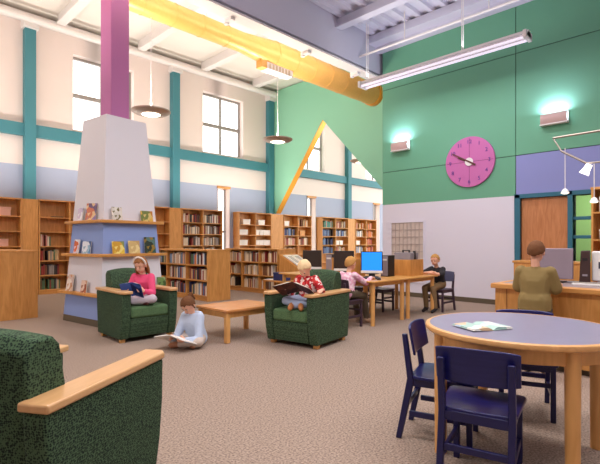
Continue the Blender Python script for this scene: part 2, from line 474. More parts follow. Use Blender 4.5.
# clock
ck = thing('wall_clock', 'big pink round clock showing ten to ten on the green wall', 'clock', (CX-.014, 4.13, 2.96))
PINK = mat('clock_pink', (198, 106, 170), .5); NUM = mat('clock_purple', (104, 62, 150), .5)
Rc = .53
MY = Matrix.Rotation(-PI/2, 4, 'Y')
MB().lathe([(0, 0), (Rc, 0), (Rc, .035), (Rc-.006, .04), (0, .04)], 64, M=MY).build('face', PINK, ck)
MB().box(-.0415, -.04, -.5, .5, -.004, .004).box(-.0415, -.04, -.004, .004, -.5, .5).build('seam_line', mat('clock_seam', (120, 50, 96), .6), ck)
for n in range(1, 13):
    cu = bpy.data.curves.new('numeral', 'FONT'); cu.body = str(n); cu.size = .115; cu.extrude = .003
    cu.align_x = 'CENTER'; cu.align_y = 'CENTER'
    tmp = bpy.data.objects.new('tmp', cu); COL.objects.link(tmp)
    bpy.context.view_layer.update()
    me = bpy.data.meshes.new_from_object(tmp.evaluated_get(bpy.context.evaluated_depsgraph_get()))
    bpy.data.objects.remove(tmp); me.materials.clear(); me.materials.append(NUM)
    o = bpy.data.objects.new('numeral', me); COL.objects.link(o); o.parent = ck
    a = PI/2-n*PI/6
    # seen from -x: the viewer's right is -y
    o.location = (-.044, -.42*math.cos(a), .42*math.sin(a)); o.rotation_euler = (PI/2, 0, -PI/2)
HB = mat('clock_hand_brown', (96, 52, 50), .5)
def hand(name, hours, L, tail, w, x):
    a = PI/2-hours*PI/6
    dv = Vector((0, -math.cos(a), math.sin(a))); sv = Vector((0, dv.z, -dv.y))
    p = [dv*L+sv*w*.5, dv*L-sv*w*.5, -dv*tail-sv*w, -dv*tail+sv*w]
    vs = [v+Vector((x, 0, 0)) for v in p]+[v+Vector((x-.008, 0, 0)) for v in p]
    MB().add(vs, [(0,1,2,3),(7,6,5,4),(0,4,5,1),(1,5,6,2),(2,6,7,3),(3,7,4,0)]).build(name, HB, ck)
hand('hour_hand', 9.83, .27, .06, .03, -.046)
hand('minute_hand', 10.0, .42, .16, .02, -.058)
MB().tube((-.04, 0, 0), (-.062, 0, 0), .085, None, 28).build('hub', WHITE, ck)

# return-air grille
gr = thing('air_grille', 'beige return air grille low on the white wall', 'vent', (CX-.014, 5.64, 1.05))
GRL = mat('grille_beige', (206, 190, 180), .6)
MB().box(-.02, 0, -.46, -.42, -.72, .72).box(-.02, 0, .42, .46, -.72, .72).box(-.02, 0, -.42, .42, .68, .72).box(-.02, 0, -.42, .42, -.72, -.68).build('frame', WHITEW, gr)
m = MB()
for k in range(9): m.box(-.016, -.002, -.42, .42, -.68+k*.17-.008, -.68+k*.17+.008)
for k in range(9): m.box(-.014, -.002, -.42+k*.105-.006, -.42+k*.105+.006, -.68, .68)
m.build('bars', mat('grille_bar', (178, 162, 154), .6), gr)
B(-.004, 0, -.42, .42, -.68, .68).build('screen', GRL, gr)

# track lighting over the desk
tr = thing('track_light', 'thin metal rail light hanging above the service desk', 'lamp', (5.6, 0, 2.5))
MB().tube((0, 1.535, -.07), (0, -.4, -.05), .012, None, 8).tube((0, 1.535, -.07), (0, 1.45, -.23), .008, None, 6).tube((0, 1.45, -.23), (-.05, 1.2, -.40), .012, None, 8).tube((-.05, 1.2, -.40), (-.05, .5, -.42), .01, None, 8).build('rail', METAL, tr)
MB().tube((0, .8, -.06), (0, .8, 3.7), .006, None, 6).tube((0, .0, -.06), (0, .0, 3.7), .006, None, 6).build('suspension_wire', METAL, tr)
m = MB(); m.lathe([(0, .06), (.03, .06), (.035, .0), (.05, -.05), (0, -.045)], 20, M=Matrix.Translation((-.05, 1.2, -.47)) @ Matrix.Rotation(.5, 4, 'X'))
m.build('spot_head', emis('spot_glow', (255, 246, 236), 2.2), tr)
def mini(x, y, z, zt, label):
    t = thing('cone_pendant', label, 'lamp', (x, y, z), 0, 'small pendants over the desk')
    MB().lathe([(.012, .05), (.025, .04), (.045, .0), (.042, .0), (.022, .034), (.01, .042)], 24).build('shade', WHITE, t)
    MB().lathe([(0, -.008), (.025, -.006), (.035, .002), (0, .01)], 20).build('bulb', emis('mini_glow', (255, 240, 214), 3), t)
    MB().tube((0, 0, .05), (0, 0, zt-z), .004, None, 6).build('cord', STEEL, t)
mini(5.6, 1.415, 1.80, 2.30, 'small white cone pendant in front of the wooden door')
mini(5.55, 1.13, 1.68, 2.10, 'small white cone pendant near the right edge, by the shelf unit')

# ------------------------------------------------------------------ display pillar
PX, PY, PR = 3.13, 7.385, math.radians(7.8)
pl = thing('display_pillar', 'purple column rising from a tapering white and blue display plinth with ledges', 'pillar', (PX, PY, 0), PR)
PWH = mat('plinth_white', (222, 218, 224), .7); PBL = mat('plinth_blue', (140, 160, 212), .7)
def pa(z): return .57-.0679*z
def frust(z0, z1):
    a, b = pa(z0), pa(z1)
    vs = [(-a,-a,z0),(a,-a,z0),(a,a,z0),(-a,a,z0),(-b,-b,z1),(b,-b,z1),(b,b,z1),(-b,b,z1)]
    return MB().add(vs, [(3,2,1,0),(4,5,6,7),(0,1,5,4),(1,2,6,5),(2,3,7,6),(3,0,4,7)])
SH = [.49, 1.086, 1.60]
frust(.0, .1).build('plinth_base', BASEB, pl)
frust(.1, SH[0]).build('lower_panel', PBL, pl)
frust(SH[0], SH[1]).build('middle_panel', PWH, pl)
frust(SH[1], SH[2]).build('upper_panel', PBL, pl)
frust(SH[2], 3.24).build('spire', PWH, pl)
B(-.16, .16, -.16, .16, 3.2, 6.85).build('column', mat('column_purple', (178, 102, 156), .5), pl, bevel=.01)
for z in SH:
    a = pa(z)+.095
    B(-a, a, -a, a, z-.045, z).build('ledge', WOODX, pl, bevel=.006)

# face-out books on the ledges
def face_book(face_, u, z, w, h, m, label, lean=.14, tilt=0):
    """face_: 'right' = side facing the armchairs, 'left' = side facing the desk end"""
    a = pa(z)
    t = thing('picture_book', label, 'book', (0, 0, 0), 0, 'books shown face-out on the display pillar')
    lx, ly, rz = (u, -(a+.06), 0) if face_ == 'right' else (-(a+.06), u, -PI/2)
    cr, sr = math.cos(PR), math.sin(PR)
    t.location = (PX+lx*cr-ly*sr, PY+lx*sr+ly*cr, z+.001)
    t.rotation_euler = (0, 0, PR+rz+tilt)
    M = Matrix.Rotation(-lean, 4, 'X')
    MB().box(-w/2, w/2, -.008, .0, 0, h, 0, M).build('cover', m, t)
    MB().box(-w/2+.004, w/2-.004, 0, .012, .003, h-.003, 0, M).build('page_block', mat('paper', (236, 228, 212), .8), t)
    return t
def pic(n, cols, sc=14): return pattern('cover_'+n, 'cells', cols, sc, .5)
ORD = [
 ('left', .13, SH[2], .15, .20, pic('a', [(232,226,232),(214,196,214),(240,236,240),(190,178,204)]), 'pale lilac picture book, farther one on top ledge of pillar\'s left face', 0),
 ('left', -.2, SH[2], .2, .26, pic('b', [(150,130,170),(204,120,90),(232,196,150),(110,90,120)]), 'purple and orange picture book on top ledge, near the pillar corner', .3),
 ('right', -.27, SH[2], .17, .20, pic('c', [(224,214,204),(214,206,196),(120,110,70),(226,220,210)], 22), 'cream picture book with small dark picture on pillar\'s top ledge', 0),
 ('right', .25, SH[2], .22, .17, pic('d', [(222,176,80),(120,130,70),(216,190,120),(196,130,60)]), 'yellow and green picture book at right end of pillar\'s top ledge', 0),
 ('left', .18, SH[1], .15, .22, pic('e', [(236,230,236),(220,110,60),(230,210,220),(240,236,236)]), 'white book with orange figure on the middle ledge, farther left', 0),
 ('left', -.13, SH[1], .17, .19, pic('f', [(110,150,190),(224,226,232),(150,180,200),(90,110,150)]), 'blue and white book on the middle ledge, left of the corner', .25),
 ('right', -.27, SH[1], .2, .19, pic('g', [(230,196,70),(210,160,60),(240,220,130),(140,150,90)]), 'bright yellow picture book on the middle ledge', 0),
 ('right', .0, SH[1], .2, .2, pic('h', [(222,196,130),(210,180,120),(232,210,150),(196,160,110)]), 'tan picture book in the centre of the middle ledge', 0),
 ('right', .29, SH[1], .2, .26, pic('i', [(60,90,80),(50,60,50),(150,120,50),(90,120,110)]), 'dark green picture book at the right end of the middle ledge', 0),
 ('left', .32, SH[0], .19, .26, pic('j', [(226,200,180),(232,220,210),(206,150,110),(216,190,180)]), 'large pale picture book at far left of the bottom ledge', 0),
 ('left', -.12, SH[0], .15, .19, pic('k', [(200,120,80),(230,200,180),(160,90,70),(216,170,140)]), 'small rust coloured picture book on the bottom ledge', 0),
 ('right', .48, SH[0]+.0, .16, .2, pic('l', [(90,120,60),(110,140,80),(70,90,50),(150,160,110)]), 'green picture book on the bottom ledge behind the girl in pink', 0),
]
for f_, u, z, w, h, m, lb, ti in ORD: face_book(f_, u, z, w, h, m, lb, tilt=ti)

# ------------------------------------------------------------------ books for shelves
BOOKC = {'red': (150, 52, 46), 'tan': (206, 170, 124), 'cream': (230, 214, 186), 'brown': (120, 78, 50), 'dark blue': (54, 62, 110),
         'grey': (150, 142, 136), 'black': (50, 42, 42), 'green': (84, 112, 80), 'orange': (212, 120, 60), 'white': (236, 230, 222),
         'pink': (206, 140, 130), 'light blue': (120, 150, 190), 'teal': (70, 140, 130)}
PAPER = mat('paper', (236, 228, 212), .8)
BOOKS = []   # every shelved book: size, place, colour, shelf label
MIX = ['tan', 'cream', 'grey', 'brown', 'red', 'white', 'black', 'pink', 'dark blue', 'green', 'orange', 'tan', 'cream', 'white', 'light blue']
WARM = ['tan', 'cream', 'brown', 'orange', 'white', 'red', 'pink', 'tan']
def shelf_books(origin, along, out, length, hmax, where, fill=1.0, pal=MIX, tmin=.028, tmax=.048, start=0, gaps=.06):
    """origin: left end of the shelf's back edge; along/out: unit vectors; viewer's left to right"""
    p = start; end = start+(length-start)*fill; n = 0
    while True:
        t = random.uniform(tmin, tmax)
        if p+t > end: break
        if random.random() < gaps: p += random.uniform(.05, .12); continue
        h = hmax*random.uniform(.68, .93); dpt = random.uniform(.15, .2)
        n += 1
        BOOKS.append(dict(p=(origin[0]+along[0]*(p+t/2)+out[0]*.02, origin[1]+along[1]*(p+t/2)+out[1]*.02, origin[2]),
                          a=along, o=out, t=t*.95, h=h, d=dpt, c=random.choice(pal), w=where, n=n, lean=0))
        p += t

def bookcase(name, label, cat, x0, y0, lx, depth, H, zsh, ndiv, facing, group, both=False, two=False):
    """case whose long side is lx; facing '-y' or '-x'; (x0,y0) = near-left corner of the footprint"""
    t = thing(name, label, cat, (x0, y0, 0), 0, group)
    def bx(nm, a0, a1, d0, d1, z0, z1, m, bev=.003):
        # a along the length, d from the front towards the back
        if facing == '-y': return B(a0, a1, d0, d1, z0, z1).build(nm, m, t, bevel=bev)
        return B(d0, d1, a0, a1, z0, z1).build(nm, m, t, bevel=bev)
    th = .025
    wz = WOOD; wl_ = WOODX if facing == '-y' else WOODY
    bx('side_panel', 0, th, 0, depth, 0, H-th, wz); bx('side_panel', lx-th, lx, 0, depth, 0, H-th, wz)
    bx('top_board', -.006, lx+.006, -.008, depth+(.008 if both else 0), H-th, H+.008, wl_)
    bx('base_board', th, lx-th, .02, depth-.02, 0, .09, wl_)
    if both: bx('back_panel', th, lx-th, depth/2-.01, depth/2+.01, .09, H-th, wz, 0)
    else: bx('back_panel', th, lx-th, depth-.014, depth, .09, H-th, wz, 0)
    for k in range(1, ndiv):
        c = lx*k/ndiv; bx('divider', c-th/2, c+th/2, .004, depth-.016, .09, H-th, wz, 0)
    for z in zsh:
        for k in range(ndiv):
            a0 = lx*k/ndiv+(th if k == 0 else th/2); a1 = lx*(k+1)/ndiv-(th if k == ndiv-1 else th/2)
            bx('shelf', a0, a1, .004, depth-.016, z-.022, z, wl_, 0)
    return t

TZ = [.112, .465, .82, 1.175, 1.53, 1.885]; TH = 2.30; TD = .33; FY = WY-.34
GRP = 'tall oak bookcases along the window wall'
CASES = [ # x0, x1, label, short name
 (1.42, 2.93, 'tall oak bookcase at far left with a few boxes', 'far-left tall bookcase'),
 (3.29, 4.70, 'half-empty tall oak bookcase left of the display pillar', 'tall bookcase left of pillar'),
 (5.28, 6.78, 'sparsely filled tall oak bookcase just right of the display pillar', 'tall bookcase right of pillar'),
 (7.18, 8.66, 'tall oak bookcase full of books, left of the first slit window', 'full tall bookcase'),
 (9.33, 10.80, 'tall oak bookcase with white bins, left of the yellow trim', 'tall bookcase with white bins'),
 (11.40, 12.90, 'tall oak bookcase just right of the yellow trim', 'tall bookcase right of yellow trim'),
 (13.52, 15.22, 'tall oak bookcase of blue books behind the computers', 'tall bookcase with blue books'),
 (15.70, 17.28, 'tall oak bookcase farthest right, next to the white wall', 'farthest right tall bookcase'),
]
for x0, x1, lb, sh in CASES:
    bookcase('tall_bookcase', lb, 'bookcase', x0, FY, x1-x0, TD, TH, TZ, 2, '-y', GRP)
for a, b, lb in ((2.94, 3.28, 'oak filler panel below the leftmost teal post'), (6.79, 7.17, 'oak filler panel under the teal post right of the pillar'),
             (10.81, 11.39, 'oak filler panel below the yellow trim'), (15.23, 15.69, 'oak filler panel behind the blue computer screen')):
    tag(B(a, b, FY+.02, WY-.21, 0, TH).build('filler_panel', WOOD, bevel=.003), lb, 'panel', 'oak filler panels between bookcases')
LV = ['bottom', 'second', 'third', 'fourth', 'fifth', 'top']
def bay(ci, b):
    x0, x1 = CASES[ci][:2]; w = (x1-x0)/2
    return x0+w*b+.03, w-.06
def fillbay(ci, b, levels, **k):
    ox, ln = bay(ci, b)
    for lv in levels:
        shelf_books((ox, FY+TD-.02, TZ[lv]), (1, 0), (0, -1), ln, .31, '%s shelf, %s bay, %s' % (LV[lv], ('left', 'right')[b], CASES[ci][3]), **k)
fillbay(1, 0, (0, 1, 2), fill=.75, pal=['brown', 'black', 'tan', 'grey', 'green', 'red'])
fillbay(1, 0, (3,), fill=.45)
fillbay(1, 1, (0, 1, 2, 3), fill=.6)
fillbay(2, 1, (0, 1, 3, 4), fill=.35)
for b in (0, 1):
    fillbay(3, b, (0, 1, 2, 3, 4, 5), pal=['tan', 'grey', 'brown', 'white', 'cream', 'red', 'black', 'cream'])
BLUES = ['dark blue', 'light blue', 'dark blue', 'teal', 'white']
fillbay(5, 0, (4,), pal=['dark blue', 'dark blue', 'light blue', 'grey'], fill=.95)
fillbay(5, 0, (3, 2), pal=WARM); fillbay(5, 1, (3, 5), pal=WARM, fill=.9)
fillbay(6, 0, (2, 3, 4), pal=['dark blue', 'light blue', 'dark blue', 'black']); fillbay(6, 0, (5,), pal=['teal', 'green', 'teal', 'pink'])
fillbay(6, 1, (4,), pal=['light blue', 'white', 'grey', 'dark blue']); fillbay(6, 1, (5, 2), pal=WARM, fill=.9)
fillbay(7, 0, (4, 2), pal=['grey', 'white', 'tan', 'light blue'], fill=.9); fillbay(7, 0, (5,), pal=['orange', 'tan', 'grey'])
fillbay(7, 1, (5, 4, 3, 2), pal=['orange', 'red', 'tan', 'orange', 'pink'], fill=.9)

# white bins, boxes
BIN = mat('bin_white', (240, 234, 226), .6)
binm = MB().prism([(-.09, 0), (.09, 0), (.1, .17), (-.1, .17)], 'y', 0, .2)
binm.box(-.105, .105, -.006, .206, .165, .18)
bin_mesh = binm.mesh('storage_bin', BIN)
ordw = ['first', 'second', 'third', 'fourth', 'fifth', 'sixth']
def bins(ci, b, lv, xs, sc=1):
    ox, ln = bay(ci, b)
    for k, fr in enumerate(xs):
        o = bpy.data.objects.new('storage_bin', bin_mesh); COL.objects.link(o)
        o.location = (ox+ln*fr, FY+.05, TZ[lv]+.001); o.scale = (sc, 1, 1)
        tag(o, 'white bin, %s from left, %s shelf, %s bay, %s' % (ordw[k], LV[lv], ('left', 'right')[b], CASES[ci][3]), 'bin', 'white storage bins on the bookcases')
bins(4, 0, 5, (.5,), 1.6); bins(4, 1, 5, (.4,), 1.5)
for lv in (4, 3, 2): bins(4, 0, lv, (.16, .42)); bins(4, 1, lv, (.13, .4, .66, .9), .85)
bins(5, 0, 5, (.25,), 1.2); bins(6, 1, 3, (.2, .5), 1); bins(7, 0, 3, (.3,), 1.3)
def crate(ci, b, lv, fr, w, h, m, label):
    ox, ln = bay(ci, b)
    t = thing('storage_box', label, 'box', (ox+ln*fr, FY+.04, TZ[lv]+.001))
    B(-w/2, w/2, 0, .22, 0, h*.82).build('body', m, t, bevel=.004); B(-w/2-.006, w/2+.006, -.006, .226, h*.8, h).build('lid', m, t, bevel=.004)
PB = mat('box_pinkish', (214, 160, 140), .7)
crate(0, 1, 5, .5, .32, .2, PB, 'pinkish box on the top shelf of the far-left bookcase')
crate(0, 1, 3, .3, .5, .17, PB, 'wide pinkish box on a lower shelf of the far-left bookcase')
crate(0, 0, 4, .9, .2, .22, BIN, 'white box at the photo\'s left edge in the far-left bookcase')
crate(5, 1, 4, .35, .26, .2, WOODX, 'small wooden box in the bookcase right of the yellow trim')
tag(B(3.62, 3.86, FY+.08, FY+.26, 1.886, 1.91).build('flat_book', mat('book_black', (50, 42, 42), .5)), 'dark flat book lying on the top shelf left of the pillar', 'book')
tag(B(6.0, 6.22, FY+.08, FY+.26, 1.886, 1.93).build('flat_book', mat('book_white', (236, 230, 222), .5)), 'white book lying on the top shelf right of the pillar', 'book')

# low double-sided bookcases
LZ = [.112, .445, .775]; LH = 1.10
GL = 'low oak bookcases on the carpet'
bookcase('low_bookcase', 'low oak bookcase with a plain end panel at the photo\'s left edge', 'bookcase', 1.62, 8.45, 2.2, .66, LH+.02, LZ, 3, '-x', GL, both=True)
bookcase('low_bookcase', 'low oak bookcase with plain end behind the coffee table', 'bookcase', 5.40, 8.10, 2.6, .6, LH, LZ, 3, '-x', GL, both=True)
bookcase('low_bookcase', 'low oak bookcase behind the boy in the armchair', 'bookcase', 7.25, 7.92, 2.1, .6, LH, LZ, 3, '-x', GL, both=True)
LW = ['bottom', 'middle', 'top']
for (x0, y0, ln, nd, nm, pal) in ((5.40, 8.10, 2.6, 3, 'low bookcase behind the coffee table', MIX+['white', 'red', 'black', 'light blue']), (7.25, 7.92, 2.1, 3, 'low bookcase behind the armchair', ['tan', 'brown', 'cream', 'grey', 'red', 'white', 'black', 'cream'])):
    w = ln/nd
    for k in range(nd):
        for q, z in enumerate(LZ):
            # seen from -x: left to right runs along -y
            shelf_books((x0+.28, y0+w*(k+1)-.03, z), (0, -1), (-1, 0), w-.06, .29,
                        '%s shelf, %s bay, %s' % (LW[q], ('right', 'middle', 'left')[k], nm), pal=pal, fill=(.55 if (k == 2 and q < 2) else 1), gaps=.03)

# ---- make the books: the 300 largest in view one by one, the rest together
def view_size(b):
    dx, dy = b['p'][0], b['p'][1]
    Z = .711*dx+.703*dy
    return b['t']*b['h']/Z**2
def visible(b):
    dx, dy = b['p'][0], b['p'][1]
    Z = .711*dx+.703*dy; L = .703*dx-.711*dy
    px = 300+450*L/Z
    return 20 < px < 384
BOOKS = [b for b in BOOKS if visible(b)]
BOOKS.sort(key=view_size, reverse=True)
def book_geo(mb_, t, h, d, ci, M):
    c = .003
    mb_.box(-t/2, -t/2+c, -d, 0, 0, h, ci, M).box(t/2-c, t/2, -d, 0, 0, h, ci, M)
    mb_.prism([(-t/2, 0), (-t/2+t*.15, .006), (t/2-t*.15, .006), (t/2, 0), (t/2, -c), (-t/2, -c)], 'z', 0, h, ci, M)
    mb_.box(-t/2+c, t/2-c, -d+.006, -c, .004, h-.006, 1 if ci == 0 else 13, M)
bmeshes = {}
def ordinal(n):
    w = ['zeroth','first','second','third','fourth','fifth','sixth','seventh','eighth','ninth','tenth','eleventh','twelfth','thirteenth','fourteenth','fifteenth','sixteenth','seventeenth','eighteenth','nineteenth','twentieth']
    return w[n] if n < len(w) else ('twenty-'+w[n-20] if n < 30 else 'thirtieth-plus')
for b in BOOKS[:290]:
    key = (b['c'], round(b['t']/.004), round(b['h']/.012))
    t, h, d = key[1]*.004-.001, key[2]*.012, .18
    if key not in bmeshes:
        m_ = MB(); book_geo(m_, t, h, d, 0, None)
        bmeshes[key] = m_.mesh('book', [mat('book_'+b['c'], BOOKC[b['c']], .5), PAPER])
    o = bpy.data.objects.new('book', bmeshes[key]); COL.objects.link(o)
    out = b['o']
    o.location = (b['p'][0]+out[0]*(d+.0), b['p'][1]+out[1]*(d+.0), b['p'][2]+.001)
    o.rotation_euler = (0, 0, face(*out))
    tag(o, '%s book, %s from left, %s' % (b['c'], ordinal(b['n']), b['w']), 'book', 'books on '+b['w'])
rest = MB()
CN = list(BOOKC)
for b in BOOKS[290:]:
    out = b['o']
    M = Matrix.Translation((b['p'][0]+out[0]*.18, b['p'][1]+out[1]*.18, b['p'][2]+.001)) @ Matrix.Rotation(face(*out), 4, 'Z')
    m2 = MB(); book_geo(m2, b['t'], b['h'], .18, 0, None)
    ci = CN.index(b['c'])
    o0 = len(rest.v); rest.v += [tuple(M @ Vector(v)) for v in m2.v]
    for f_, mi, s_ in zip(m2.f, m2.m, m2.sm):
        rest.f.append([o0+i for i in f_]); rest.m.append(ci if mi == 0 else len(CN)); rest.sm.append(s_)
if rest.f:
    tag(rest.build('shelved_books', [mat('book_'+c, BOOKC[c], .5) for c in CN]+[PAPER]), 'rows of smaller distant books filling the rest of the bookcases', 'books', None, 'stuff')

# slant-top reading stand at the end of the low bookcase
st = thing('slant_top_stand', 'oak slant-top catalogue stand behind the boy in the armchair', 'stand', (7.27, 7.22, 0))
MB().prism([(0, 0), (.68, 0), (.68, .98), (0, .66)], 'x', 0, .02).build('side_panel', WOOD, st)
MB().prism([(0, 0), (.68, 0), (.68, .98), (0, .66)], 'x', .54, .56).build('side_panel', WOOD, st)
MB().prism([(0, .65), (.68, .97), (.68, .99), (0, .67)], 'x', .02, .54).build('slant_top', WOODX, st)
B(.02, .54, .0, .02, 0, .65).build('front_panel', WOOD, st)
sl = math.atan2(.32, .68)
cb = thing('open_catalogue', 'white open catalogue with printed text on the slant-top stand', 'book', (7.55, 7.56, .842))
cb.rotation_euler = (sl, 0, 0)
B(-.24, .24, -.26, .26, 0, .012).build('cover', WHITE, cb)
pgs = [B(-.22, -.01, -.24, .24, .012, .024).build('page', PAPER, cb), B(.01, .22, -.24, .24, .012, .024).build('page', PAPER, cb)]
for p_, a0 in ((pgs[0], -.18), (pgs[1], .05)):
    m = MB()
    for k in range(7): m.box(a0, a0+.13, -.16+.05*k, -.14+.05*k, .023, .0255)
    m.build('printed_text', BLACK, p_)

lt = thing('side_table', 'small low oak side table beside the slant-top stand', 'table', (7.0, 7.62, 0))
B(-.19, .19, -.34, .34, .37, .40).build('tabletop', WOODY, lt, bevel=.004)
for sx in (-1, 1):
    for sy in (-1, 1): B(sx*.16-.02, sx*.16+.02, sy*.3-.02, sy*.3+.02, 0, .37).build('leg', WOOD, lt)
bb = thing('storage_box', 'dark blue box on the side table behind the blond boy', 'box', (6.98, 7.48, .401))
NB = mat('box_navy', (44, 56, 110), .5)
B(-.11, .11, -.17, .17, 0, .15).build('body', NB, bb, bevel=.004); B(-.116, .116, -.176, .176, .14, .18).build('lid', NB, bb, bevel=.004)
tag(B(6.86, 7.12, 7.70, 7.94, .401, .412).build('paper_stack', mat('sheet_white', (240, 236, 230), .7)), 'white papers on the low side table behind the blond boy', 'paper')
# ------------------------------------------------------------------ armchairs
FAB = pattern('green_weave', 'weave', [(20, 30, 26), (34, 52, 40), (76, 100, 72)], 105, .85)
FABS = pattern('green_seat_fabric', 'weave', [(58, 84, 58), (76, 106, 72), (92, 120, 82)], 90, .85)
ARMW = wood('armrest_maple', (216, 168, 116), 8, .3, axis='Y')
def armchair(label, loc, rz):
    t = thing('armchair', label, 'armchair', loc, rz, 'green woven armchairs')
    hw = .375
    for s in (-1, 1):
        a, b = (s*hw, s*(hw-.115))
        pr = [(-.40, .045), (.335, .045), (.375, .20), (.40, .40), (.405, .615), (-.45, .615), (-.435, .40)]
        MB().prism(pr, 'x', min(a, b), max(a, b)).build('arm', FAB, t, bevel=.018, seg=3)
        ax0, ax1 = (hw-.128, hw+.012) if s > 0 else (-hw-.012, -hw+.128)
        MB().prism([(ax0, -.455), (ax1, -.455), (ax1, .39), ((ax1-.03) if s > 0 else ax1, .43), (ax0 if s > 0 else (ax0+.03), .43), (ax0, .39)], 'z', .615, .652).build('armrest', ARMW, t, bevel=.01, seg=3)
    # back: full width, reclined, gently crowned top
    n = 10; m = MB(); vs = []; 
    for i in range(n+1):
        u = -1+2*i/n; x = u*(hw-.112)
        zt = .90-.03*u*u; bow = -.03*(1-u*u)
        for (yy, zz) in ((-.20, .30), (-.205, .62), (-.245, zt-.04), (-.285, zt), (-.38, zt), (-.425, zt-.05), (-.405, .40), (-.37, .055)):
            vs.append((x, yy+bow*(zz/.86), zz))
    k = 8; fs = []
    for i in range(n):
        for q in range(k): fs.append((i*k+q, i*k+(q+1) % k, (i+1)*k+(q+1) % k, (i+1)*k+q))
    fs.append(list(range(k))); fs.append([n*k+q for q in range(k)])
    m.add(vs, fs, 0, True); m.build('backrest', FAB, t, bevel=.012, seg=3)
    iw = hw-.118
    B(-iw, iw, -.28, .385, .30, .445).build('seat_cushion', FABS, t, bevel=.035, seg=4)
    MB().prism([(.27, .055), (.33, .055), (.365, .20), (.375, .30), (.27, .30)], 'x', -iw, iw).build('front_panel', FAB, t, bevel=.008)
    B(-iw, iw, -.28, .27, .055, .30).build('seat_base', FAB, t)
    for sx in (-1, 1):
        for y in (-.33, .27):
            MB().prism([(sx*.32-.03, y-.03), (sx*.32+.03, y-.03), (sx*.32+.03, y+.03), (sx*.32-.03, y+.03)], 'z', 0, .05).build('foot', MAPLE, t, bevel=.004)
    return t
CA = (.61, 2.36); 
AC0 = armchair('large green armchair in the left foreground seen from behind', (.70, 2.39, 0), face(.843, .537))
dup(AC0, (2.77, 5.82, 0), face(-.02, -1), 'green armchair by the display pillar holding the girl in pink')
dup(AC0, (4.13, 3.96, 0), face(-.986, -.168), 'green armchair in mid-room holding the blond boy')

# coffee table
ct = thing('coffee_table', 'low square maple coffee table between the two armchairs', 'table', (3.73, 4.88, 0))
B(-.43, .43, -.34, .34, .385, .42).build('tabletop', wood('table_top_wood', (216, 150, 92), 12, .25, axis='X'), ct, bevel=.008)
MB().box(-.38, .38, -.29, -.27, .31, .385).box(-.38, .38, .27, .29, .31, .385).box(-.38, -.36, -.27, .27, .31, .385).box(.36, .38, -.27, .27, .31, .385).build('apron', MAPLE, ct)
for sx in (-1, 1):
    for sy in (-1, 1): MB().box(sx*.38-.03, sx*.38+.03, sy*.29-.03, sy*.29+.03, 0, .385).build('leg', MAPLE, ct, bevel=.008)

# ------------------------------------------------------------------ round table and chairs
rt = thing('round_table', 'big round table with grey top and maple rim in the right foreground', 'table', (2.863, .968, 0), math.radians(-42))
LAM = mat('grey_laminate', (142, 136, 160), .32, var=5, scale=30)
MB().lathe([(0, .735), (.52, .735), (.52, .7515), (0, .7515)], 72).build('tabletop', LAM, rt)
MB().lathe([(.521, .715), (.535, .716), (.545, .725), (.547, .737), (.543, .748), (.532, .7525), (.521, .7525), (.521, .716)], 72, ring=True).build('edge_band', MAPLEX, rt)
MB().lathe([(.47, .64), (.49, .64), (.49, .735), (.47, .735)], 64, ring=True).build('apron', MAPLE, rt)
for k in range(4):
    a = k*PI/2
    MB().tube((.485*math.cos(a), .485*math.sin(a), 0), (.485*math.cos(a), .485*math.sin(a), .735), .034, .038, 20).build('leg', MAPLE, rt)

